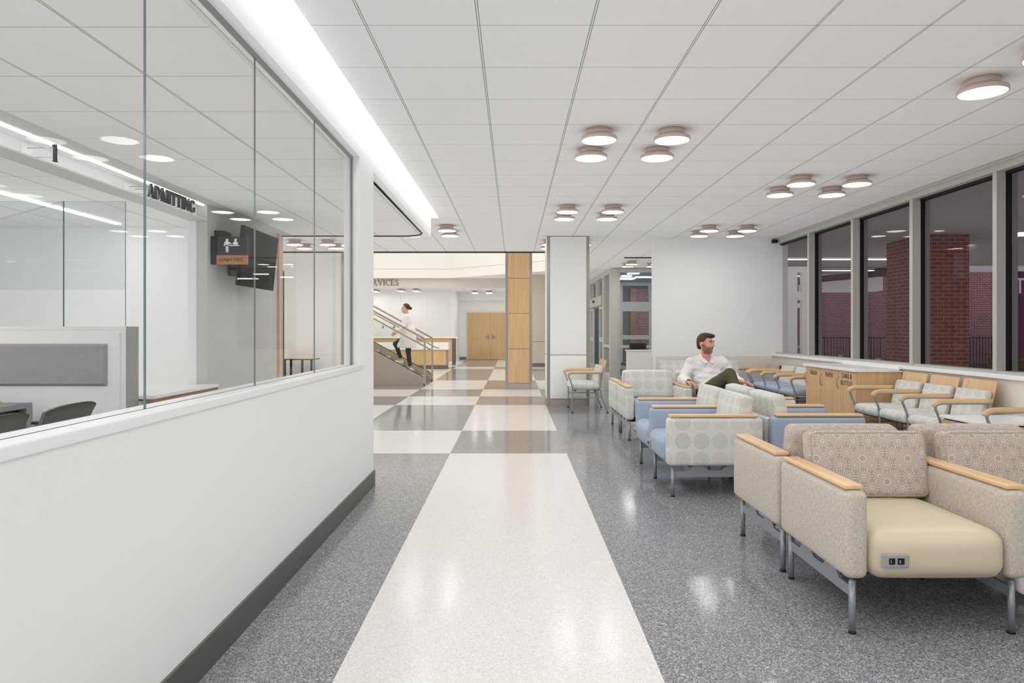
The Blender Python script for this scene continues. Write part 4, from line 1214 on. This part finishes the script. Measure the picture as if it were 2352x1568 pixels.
# ================================================================== people (implicit surfaces, one skin each)
class SDF:
    def __init__(s, lo, hi, h):
        s.lo = np.array(lo, dtype=np.float64); s.h = h
        s.n = np.ceil((np.array(hi) - s.lo) / h).astype(int) + 1
        s.V = np.full(s.n, 0.06, dtype=np.float32)
    def block(s, c0, c1, pad):
        a = np.maximum(((np.array(c0) - pad - s.lo) / s.h).astype(int), 0)
        b = np.minimum(((np.array(c1) + pad - s.lo) / s.h).astype(int) + 2, s.n)
        if (b <= a).any(): return None
        ax = [s.lo[i] + s.h * np.arange(a[i], b[i]) for i in range(3)]
        X, Y, Z = np.meshgrid(*ax, indexing='ij')
        return (slice(a[0], b[0]), slice(a[1], b[1]), slice(a[2], b[2])), X, Y, Z
    def _mix(s, sl, d, k, mode):
        V = s.V[sl]
        if mode == 'add':
            if k > 0:
                h = np.clip(.5 + .5 * (V - d) / k, 0, 1); r = V * (1 - h) + d * h - k * h * (1 - h)
            else: r = np.minimum(V, d)
        else:
            if k > 0:
                h = np.clip(.5 - .5 * (V + d) / k, 0, 1); r = V * (1 - h) - d * h + k * h * (1 - h)
            else: r = np.maximum(V, -d)
        s.V[sl] = r.astype(np.float32)
    def cone(s, a, b, ra, rb, k=.02, mode='add', flat=None):
        a = np.array(a, float); b = np.array(b, float); R_ = max(ra, rb)
        q = s.block(np.minimum(a, b), np.maximum(a, b), R_ + .06)
        if q is None: return
        sl, X, Y, Z = q; ab = b - a; L = ab @ ab + 1e-12
        t = np.clip(((X - a[0]) * ab[0] + (Y - a[1]) * ab[1] + (Z - a[2]) * ab[2]) / L, 0, 1)
        d = np.sqrt((X - a[0] - t * ab[0]) ** 2 + (Y - a[1] - t * ab[1]) ** 2 + (Z - a[2] - t * ab[2]) ** 2) - (ra + (rb - ra) * t)
        s._mix(sl, d, k, mode)
    def ell(s, c, r, k=.02, mode='add', Rm=None, off=0.0, cut=None):
        c = np.array(c, float); r = np.array(r, float); m = max(r)
        q = s.block(c - m, c + m, .06)
        if q is None: return
        sl, X, Y, Z = q; P = np.stack([X - c[0], Y - c[1], Z - c[2]], -1)
        if Rm is not None: P = P @ Rm           # world -> local (Rm columns are local axes)
        k0 = np.sqrt(((P / r) ** 2).sum(-1)) + 1e-9; k1 = np.sqrt(((P / r ** 2) ** 2).sum(-1)) + 1e-9
        d = k0 * (k0 - 1) / k1 - off
        if cut is not None: d = np.maximum(d, cut(P))
        s._mix(sl, d, k, mode)
    def plane(s, fn):                            # intersect with fn(X,Y,Z) < 0
        ax = [s.lo[i] + s.h * np.arange(s.n[i]) for i in range(3)]
        X, Y, Z = np.meshgrid(*ax, indexing='ij')
        s.V = np.maximum(s.V, fn(X, Y, Z)).astype(np.float32)
    def ripple(s, amp, fx, seed=0):
        rng = np.random.RandomState(seed)
        ax = [s.lo[i] + s.h * np.arange(s.n[i]) for i in range(3)]
        X, Y, Z = np.meshgrid(*ax, indexing='ij'); w = 0
        for _ in range(6):
            k = rng.normal(size=3) * fx; w = w + np.sin(k[0] * X + k[1] * Y + k[2] * Z + rng.rand() * 6.28)
        s.V += (amp * w / 3).astype(np.float32)
    def mesh(s, name, mats, matfn=None):
        V = s.V; V[0] = V[-1] = .05; V[:, 0] = V[:, -1] = .05; V[:, :, 0] = V[:, :, -1] = .05
        I = V < 0; n = np.array(V.shape) - 1
        cnt = np.zeros(n, np.int8)
        for dx in (0, 1):
            for dy in (0, 1):
                for dz in (0, 1): cnt += I[dx:n[0] + dx, dy:n[1] + dy, dz:n[2] + dz]
        cells = np.argwhere((cnt > 0) & (cnt < 8)); N = len(cells)
        idx = np.full(n, -1, np.int64); idx[tuple(cells.T)] = np.arange(N)
        acc = np.zeros((N, 3)); num = np.zeros(N)
        C = [(i, j, k) for i in (0, 1) for j in (0, 1) for k in (0, 1)]
        for a in C:
            for b in C:
                if sum(b) - sum(a) == 1 and all(q >= p for p, q in zip(a, b)):
                    va = V[tuple((cells + a).T)]; vb = V[tuple((cells + b).T)]
                    mk = (va < 0) != (vb < 0); t = np.where(mk, va / np.where(mk, va - vb, 1), 0)
                    p = np.array(a) + t[:, None] * (np.array(b) - np.array(a))
                    acc[mk] += p[mk]; num[mk] += 1
        pts = s.lo + s.h * (cells + acc / num[:, None])
        F = []
        for ax in range(3):
            o1, o2 = (ax + 1) % 3, (ax + 2) % 3
            A = [slice(None)] * 3; B = [slice(None)] * 3; A[ax] = slice(0, -1); B[ax] = slice(1, None)
            ch = I[tuple(A)] != I[tuple(B)]
            e = np.argwhere(ch); e = e[(e[:, o1] > 0) & (e[:, o2] > 0) & (e[:, o1] < n[o1]) & (e[:, o2] < n[o2])]
            ins = I[tuple(e.T)]
            def g(d1, d2):
                q = e.copy(); q[:, o1] -= d1; q[:, o2] -= d2; return idx[tuple(q.T)]
            Q = np.stack([g(1, 1), g(0, 1), g(0, 0), g(1, 0)], 1)
            Q[~ins] = Q[~ins][:, ::-1]; F.append(Q)
        F = np.concatenate(F); F = F[(F >= 0).all(1)]
        me = bpy.data.meshes.new(name)
        me.vertices.add(N); me.vertices.foreach_set('co', pts.astype(np.float32).ravel())
        me.loops.add(len(F) * 4); me.loops.foreach_set('vertex_index', F.ravel().astype(np.int32))
        me.polygons.add(len(F)); me.polygons.foreach_set('loop_start', (np.arange(len(F)) * 4).astype(np.int32))
        me.polygons.foreach_set('loop_total', np.full(len(F), 4, np.int32))
        for m in mats: me.materials.append(M[m])
        me.polygons.foreach_set('use_smooth', np.ones(len(F), bool))
        if matfn is not None:
            cen = pts[F].mean(1); me.polygons.foreach_set('material_index', matfn(cen).astype(np.int32))
        me.update(calc_edges=True); me.validate()
        return me
def link(me, name, parent, off=(0, 0, 0)):
    if any(off): me.transform(Matrix.Translation(-Vector(off)))
    o = bpy.data.objects.new(name, me); COL.objects.link(o)
    if parent is not None: o.parent = parent
    return o

def head_axes(yaw, pitch=0, roll=0):
    # local: -y forward, z up ; yaw turns forward toward +x
    m = Matrix.Rotation(yaw, 3, 'Z') @ Matrix.Rotation(pitch, 3, 'X') @ Matrix.Rotation(roll, 3, 'Y')
    return np.array(m)
def head(s, c, Rm, sc=1.0, k=.012):
    c = np.array(c, float)
    def W(p): return c + Rm @ (np.array(p, float) * sc)
    def E(p, r, **kw): s.ell(W(p), np.array(r) * sc, Rm=Rm, **kw)
    E((0, .015, .03), (.076, .096, .088), k=0)
    E((0, -.032, -.035), (.060, .064, .078), k=.03)
    E((0, -.070, -.098), (.024, .022, .020), k=.025)
    for q in (-1, 1):
        E((q * .045, -.02, -.062), (.022, .045, .03), k=.02)                 # jaw
        E((q * .036, -.074, -.018), (.020, .016, .018), k=.012)              # cheek
        E((q * .032, -.096, .012), (.017, .012, .011), k=.008, mode='sub')   # eye socket
        E((q * .032, -.083, .010), (.0125, .0115, .0105), k=.002)            # eyeball
        E((q * .030, -.088, .032), (.024, .010, .007), k=.008)               # brow
        E((q * .078, .012, -.006), (.008, .018, .031), k=.006)               # ear
    s.cone(W((0, -.092, .018)), W((0, -.113, -.022)), .008 * sc, .012 * sc, k=.008)
    for q in (-1, 1): E((q * .010, -.102, -.028), (.009, .010, .008), k=.005)
    E((0, -.092, -.056), (.024, .010, .006), k=.004)
    E((0, -.090, -.067), (.021, .010, .007), k=.004)
    return W
def hand(s, wrist, d, up, side, r=.0085, curl=.6, spread=.16, thumb=1):
    # palm + five separate jointed fingers; d: direction, up: back of the hand normal, side: thumb side
    w = np.array(wrist, float); d = np.array(d, float); d /= np.linalg.norm(d)
    up = np.array(up, float); up -= d * (up @ d); up /= np.linalg.norm(up)
    sd = np.cross(d, up) * thumb
    for q in (-.026, -.009, .009, .026):
        s.cone(w + sd * q * .75, w + d * .085 + sd * q, .014, .012, k=.012)
    for i, (q, L) in enumerate(((.030, .074), (.010, .082), (-.011, .076), (-.031, .060))):
        p = w + d * .088 + sd * q; dd = d + sd * spread * q / .03; dd /= np.linalg.norm(dd); ang = 0
        for j, f in enumerate((.46, .30, .24)):
            ang += curl * (.7 + .25 * j)
            v = dd * math.cos(ang) - up * math.sin(ang)
            e = p + v * L * f; s.cone(p, e, r * (1 - .1 * j), r * (.93 - .1 * j), k=.003); p = e
    p = w + d * .025 + sd * .028
    v = d * .75 + sd * .65 - up * .25; v /= np.linalg.norm(v)
    e = p + v * .045; s.cone(p, e, .0125, .010, k=.008)
    v2 = d * .95 + sd * .15 - up * .35; v2 /= np.linalg.norm(v2)
    s.cone(e, e + v2 * .035, .0095, .008, k=.003)

# ---------------------------------------------------------------- seated man
def man():
    O = (2.45, 8.85, 0)
    t = thing('person', 'seated bearded man in white shirt and olive trousers looking toward the windows', 'person', O)
    hc = np.array((2.405, 8.80, 1.165)); Rm = head_axes(R(44), R(3), R(0))
    lo, hi = (1.93, 7.98, -.01), (3.02, 9.16, 1.33)
    neck = (2.43, 8.855, 1.00); chest = (2.435, 8.88, .84); belly = (2.445, 8.83, .68); pel = (2.455, 8.78, .585)
    shR, shL = (2.245, 8.88, .925), (2.625, 8.87, .925)
    elR, elL = (2.125, 8.83, .715), (2.775, 8.82, .715)
    wrR, wrL = (2.135, 8.59, .700), (2.785, 8.60, .698)
    hipR, hipL = (2.365, 8.72, .565), (2.55, 8.72, .565)
    knR, knL = (2.575, 8.40, .805), (2.66, 8.26, .555)
    anR, anL = (2.70, 8.14, .43), (2.68, 8.20, .13)
    s = SDF(lo, hi, .006)
    s.ell(chest, (.165, .10, .17), k=0); s.ell(belly, (.15, .105, .14), k=.06); s.ell(pel, (.17, .13, .10), k=.06)
    s.cone(shR, shL, .055, .055, k=.06)
    s.cone((2.43, 8.87, .93), hc + np.array((.0, .01, -.06)), .064, .056, k=.03)
    for a, b, c in ((shR, elR, wrR), (shL, elL, wrL)):
        s.cone(a, b, .050, .038, k=.03); s.cone(b, c, .038, .026, k=.02)
    for a, b, c in ((hipR, knR, anR), (hipL, knL, anL)):
        s.cone(a, b, .078, .056, k=.05); s.cone(b, c, .054, .036, k=.03)
    s.cone(anR, (2.77, 8.00, .36), .034, .03); s.cone(anL, (2.69, 8.05, .045), .034, .028)
    hand(s, wrR, (.62, -.75, -.22), (.25, -.1, .95), None, curl=.45, thumb=1)
    hand(s, wrL, (.70, -.70, -.06), (.1, 0, 1), None, curl=.42, thumb=-1)
    W = head(s, hc, Rm)
    def mf(c):
        L = (c - hc) @ Rm; o = np.zeros(len(c))
        x, y, z = L[:, 0], L[:, 1], L[:, 2]
        inh = (z > -.14) & (np.abs(x) < .1) & (y > -.14) & (y < .12) & (c[:, 2] > 1.03)
        beard = inh & (y < .008) & (z > -.128) & (z < -.052 + .42 * (y + .10)) | (inh & (np.abs(x) < .030) & (z < -.038) & (z > -.053) & (y < -.088))
        side = inh & (np.abs(x) > .05) & (np.abs(x) < .070) & (y > -.030) & (y < -.008) & (z < -.008) & (z > -.09)
        lips = inh & (np.abs(x) < .021) & (z < -.054) & (z > -.073) & (y < -.088)
        eye = inh & (np.abs(np.abs(x) - .032) < .0125) & (np.abs(z - .009) < .0048) & (y < -.082)
        iris = eye & (np.abs(np.abs(x) - .032) < .006)
        brow = inh & (np.abs(np.abs(x) - .032) < .023) & (np.abs(z - .034) < .006) & (y < -.07)
        o[beard | side] = 1; o[lips] = 2; o[eye] = 3; o[iris] = 4; o[brow] = 5
        return o
    link(s.mesh('body', ['skin', 'skin_beard', 'lips', 'eyewhite', 'eye', 'hair'], mf), 'body', t, O)
    # hair
    s = SDF(hc - .16, hc + .16, .005)
    def cut(P):
        y, z, x = P[..., 1], P[..., 2], P[..., 0]
        zl = np.where(y < -.062, .052 + .0 * y, np.where(y < -.034, .052 - 2.3 * (y + .062), np.where(y < .028, -.012 + 0 * y, -.012 - 2.2 * (y - .028))))
        return (zl - z) * .7
    s.ell(hc + Rm @ np.array((0, .018, .036)), (.086, .106, .100), k=0, Rm=Rm, cut=cut)
    s.ell(hc + Rm @ np.array((.02, -.062, .098)), (.052, .038, .026), k=.02, Rm=Rm)
    s.ell(hc + Rm @ np.array((-.02, -.03, .108)), (.050, .06, .026), k=.02, Rm=Rm)
    s.ell(hc + Rm @ np.array((0, .085, -.03)), (.055, .026, .05), k=.03, Rm=Rm)
    s.ripple(.0016, 190, 3)
    link(s.mesh('hair', ['hair']), 'hair', t, O)
    # shirt
    s = SDF(lo, hi, .007)
    s.ell(chest, (.190, .120, .18), k=0); s.ell(belly, (.185, .130, .15), k=.07); s.ell((2.455, 8.76, .60), (.185, .14, .085), k=.06)
    s.cone(shR, shL, .068, .068, k=.07)
    s.cone((2.43, 8.87, .92), (2.432, 8.862, .99), .085, .068, k=.04)
    for a, b, c in ((shR, elR, wrR), (shL, elL, wrL)):
        a, b, c = map(np.array, (a, b, c)); e = b + (c - b) * .80
        s.cone(a, b, .068, .060, k=.04); s.cone(b, e, .060, .047, k=.03)
        s.cone(e - (c - b) * .10, e + (c - b) * .06, .048, .046, k=.008)
    s.ripple(.007, 34, 5); s.ripple(.003, 75, 9)
    # V neck opening
    s.cone((2.43, 8.865, .965), (2.43, 8.865, 1.08), .056, .062, k=.006, mode='sub')
    s.cone((2.437, 8.745, .875), (2.432, 8.78, 1.04), .008, .070, k=.006, mode='sub')
    link(s.mesh('shirt', ['shirt']), 'shirt', t, O)
    m = MB()   # collar leaves
    for q in (-1, 1):
        cx = 2.432; pts = [(cx + q * .006, 8.757, .93), (cx + q * .060, 8.785, .975), (cx + q * .074, 8.85, 1.012), (cx + q * .04, 8.915, 1.02)]
        lo2 = [(cx + q * .055, 8.748, .915), (cx + q * .098, 8.79, .955), (cx + q * .108, 8.86, .975), (cx + q * .055, 8.945, .985)]
        for off in (0, .006):
            b = m.addv([(x, y - off * .5, z + off) for x, y, z in pts] + [(x, y - off * .5, z + off) for x, y, z in lo2])
            for i in range(3): m.face((b + i, b + i + 1, b + 5 + i, b + 4 + i), 0, None, True)
    cl = m.build('collar', 'shirt', t); cl.data.transform(Matrix.Translation(-Vector(O)))
    # trousers
    s = SDF(lo, hi, .007)
    s.ell((2.455, 8.76, .575), (.180, .145, .095), k=0)
    for a, b, c in ((hipR, knR, anR), (hipL, knL, anL)):
        a, b, c = map(np.array, (a, b, c)); e = b + (c - b) * .93
        s.cone(a, b, .093, .069, k=.05); s.cone(b, e, .066, .054, k=.03)
    s.ripple(.003, 40, 2)
    s.plane(lambda X, Y, Z: (Z - .645 - .9 * np.maximum(0, 8.68 - Y) * 1.2))
    link(s.mesh('trousers', ['olive']), 'trousers', t, O)
    for nm, a, b in (('shoe', (2.705, 8.12, .39), (2.80, 7.94, .36)), ('shoe', (2.68, 8.20, .055), (2.70, 7.99, .045))):
        s = SDF(np.minimum(a, b) - .1, np.maximum(a, b) + .1, .008)
        s.cone(a, b, .046, .040, k=0)
        if b[2] < .1: s.plane(lambda X, Y, Z: (.004 - Z))
        link(s.mesh('shoe', ['leather']), nm, t, O)
    m = MB(); w = Vector(wrR); dd = (Vector(wrR) - Vector(elR)).normalized(); p = w + dd * .004
    m.tube([p - dd * .010, p + dd * .010], .031, n=20, cap=False); m.tube([p + Vector((0, 0, .026)), p + Vector((0, 0, .036))], .018, n=16)
    wt = m.build('wristwatch', 'leather', t); wt.data.transform(Matrix.Translation(-Vector(O)))
    return t
man()

# ---------------------------------------------------------------- walking woman on the stair
def woman():
    # stands on the third tread, climbing toward -x
    fz = .33; X, Y = -2.60, 17.55
    O = (X, Y, fz)
    t = thing('person', 'woman in white coat and face mask climbing the glass-sided stair', 'person', O)
    hc = np.array((X - .10, Y, fz + 1.545)); Rm = head_axes(R(-90), R(6), 0)
    A = lambda x, y, z: np.array((X + x, Y + y, fz + z))
    lo, hi = A(-.62, -.42, -.03), A(.30, .42, 1.74)
    s = SDF(lo, hi, .009)
    s.ell(A(-.06, 0, 1.22), (.105, .155, .17), k=0); s.ell(A(-.04, 0, 1.02), (.095, .13, .14), k=.05); s.ell(A(-.02, 0, .87), (.115, .16, .11), k=.05)
    s.cone(A(-.06, -.15, 1.34), A(-.06, .15, 1.34), .042, .042, k=.05)
    s.cone(A(-.06, 0, 1.34), hc + np.array((.012, 0, -.06)), .05, .046, k=.03)
    for q, el, wr in ((-1, A(-.12, -.23, 1.08), A(-.30, -.20, .95)), (1, A(.02, .23, 1.08), A(-.10, .24, .86))):
        s.cone(A(-.06, q * .165, 1.33), el, .040, .032, k=.03); s.cone(el, wr, .032, .023, k=.02)
        d = wr - el; hand(s, wr, d, (0, q, .2), None, r=.0085, curl=.35, thumb=-q)
    kF, aF = A(-.36, .07, .66), A(-.22, .07, .27)
    kS, aS = A(-.02, -.08, .46), A(.03, -.08, .08)
    for h_, k_, a_ in ((A(-.02, .08, .86), kF, aF), (A(-.02, -.08, .86), kS, aS)):
        s.cone(h_, k_, .078, .052, k=.05); s.cone(k_, a_, .050, .033, k=.03)
        s.cone(a_, a_ + np.array((-.14, 0, -.055)), .032, .026, k=.02)
    head(s, hc, Rm, .93)
    def mf(c):
        L = (c - hc) @ Rm / .93; o = np.zeros(len(c)); x, y, z = L[:, 0], L[:, 1], L[:, 2]
        o[(np.abs(np.abs(x) - .032) < .01) & (np.abs(z - .010) < .007) & (y < -.08) & (z > -.05)] = 1
        return o
    link(s.mesh('body', ['skin', 'eye'], mf), 'body', t, O)
    s = SDF(hc - .2, hc + .2, .008)
    def cut(P):
        y, z = P[..., 1], P[..., 2]
        return (np.where(y < -.05, .058, np.where(y < .0, .058 - 1.5 * (y + .05), -.02 - 1.2 * y)) - z) * .7
    s.ell(hc + Rm @ np.array((0, .018, .034)), (.080, .100, .094), k=0, Rm=Rm, cut=cut)
    s.ell(hc + Rm @ np.array((0, .125, -.01)), (.036, .036, .04), k=.02, Rm=Rm)
    link(s.mesh('hair', ['hair']), 'hair', t, O)
    s = SDF(hc - .16, hc + .16, .007)
    def mcut(P): return np.maximum(P[..., 1] + .055, np.maximum(P[..., 2] + .012, -.125 - P[..., 2]))
    s.ell(hc + Rm @ np.array((0, -.040, -.05)), (.064, .072, .072), k=0, Rm=Rm, cut=lambda P: np.maximum(P[..., 1] + .01, P[..., 2] - .035))
    link(s.mesh('face_mask', ['mask']), 'face_mask', t, O)
    s = SDF(lo, hi, .010)      # coat to the knee
    s.ell(A(-.06, 0, 1.22), (.128, .180, .19), k=0); s.ell(A(-.04, 0, .98), (.125, .165, .18), k=.06)
    s.cone(A(-.06, -.15, 1.335), A(-.06, .15, 1.335), .056, .056, k=.05)
    s.cone(A(-.035, 0, .98), A(-.03, 0, .60), .180, .205, k=.06)
    s.cone(A(-.16, .05, .72), A(-.20, .05, .62), .10, .12, k=.06)
    for q, el, wr in ((-1, A(-.12, -.23, 1.08), A(-.30, -.20, .95)), (1, A(.02, .23, 1.08), A(-.10, .24, .86))):
        s.cone(A(-.06, q * .165, 1.33), el, .056, .050, k=.04); s.cone(el, el + (wr - el) * .9, .050, .040, k=.02)
    s.ripple(.004, 30, 4)
    s.plane(lambda x, y, z: (fz + .56 - z)); s.plane(lambda x, y, z: (z - fz - 1.415))
    link(s.mesh('coat', ['shirt']), 'coat', t, O)
    s = SDF(lo, hi, .010)
    s.ell(A(-.02, 0, .87), (.112, .145, .09), k=0)
    for h_, k_, a_ in ((A(-.02, .08, .86), kF, aF), (A(-.02, -.08, .86), kS, aS)):
        s.cone(h_, k_, .088, .062, k=.05); s.cone(k_, k_ + (a_ - k_) * .85, .060, .046, k=.03)
    s.ripple(.003, 40, 6)
    link(s.mesh('trousers', ['navy']), 'trousers', t, O)
    for a_ in (aF, aS):
        b_ = a_ + np.array((-.15, 0, -.062)); c_ = a_ + np.array((.02, 0, -.05))
        s = SDF(np.minimum(a_, b_) - .09, np.maximum(a_, b_) + .09, .009)
        s.cone(c_, b_, .038, .036, k=0); z0 = b_[2] - .022
        s.plane(lambda x, y, z: (z0 - z))
        link(s.mesh('shoe', ['letterwhite']), 'shoe', t, O)
woman()
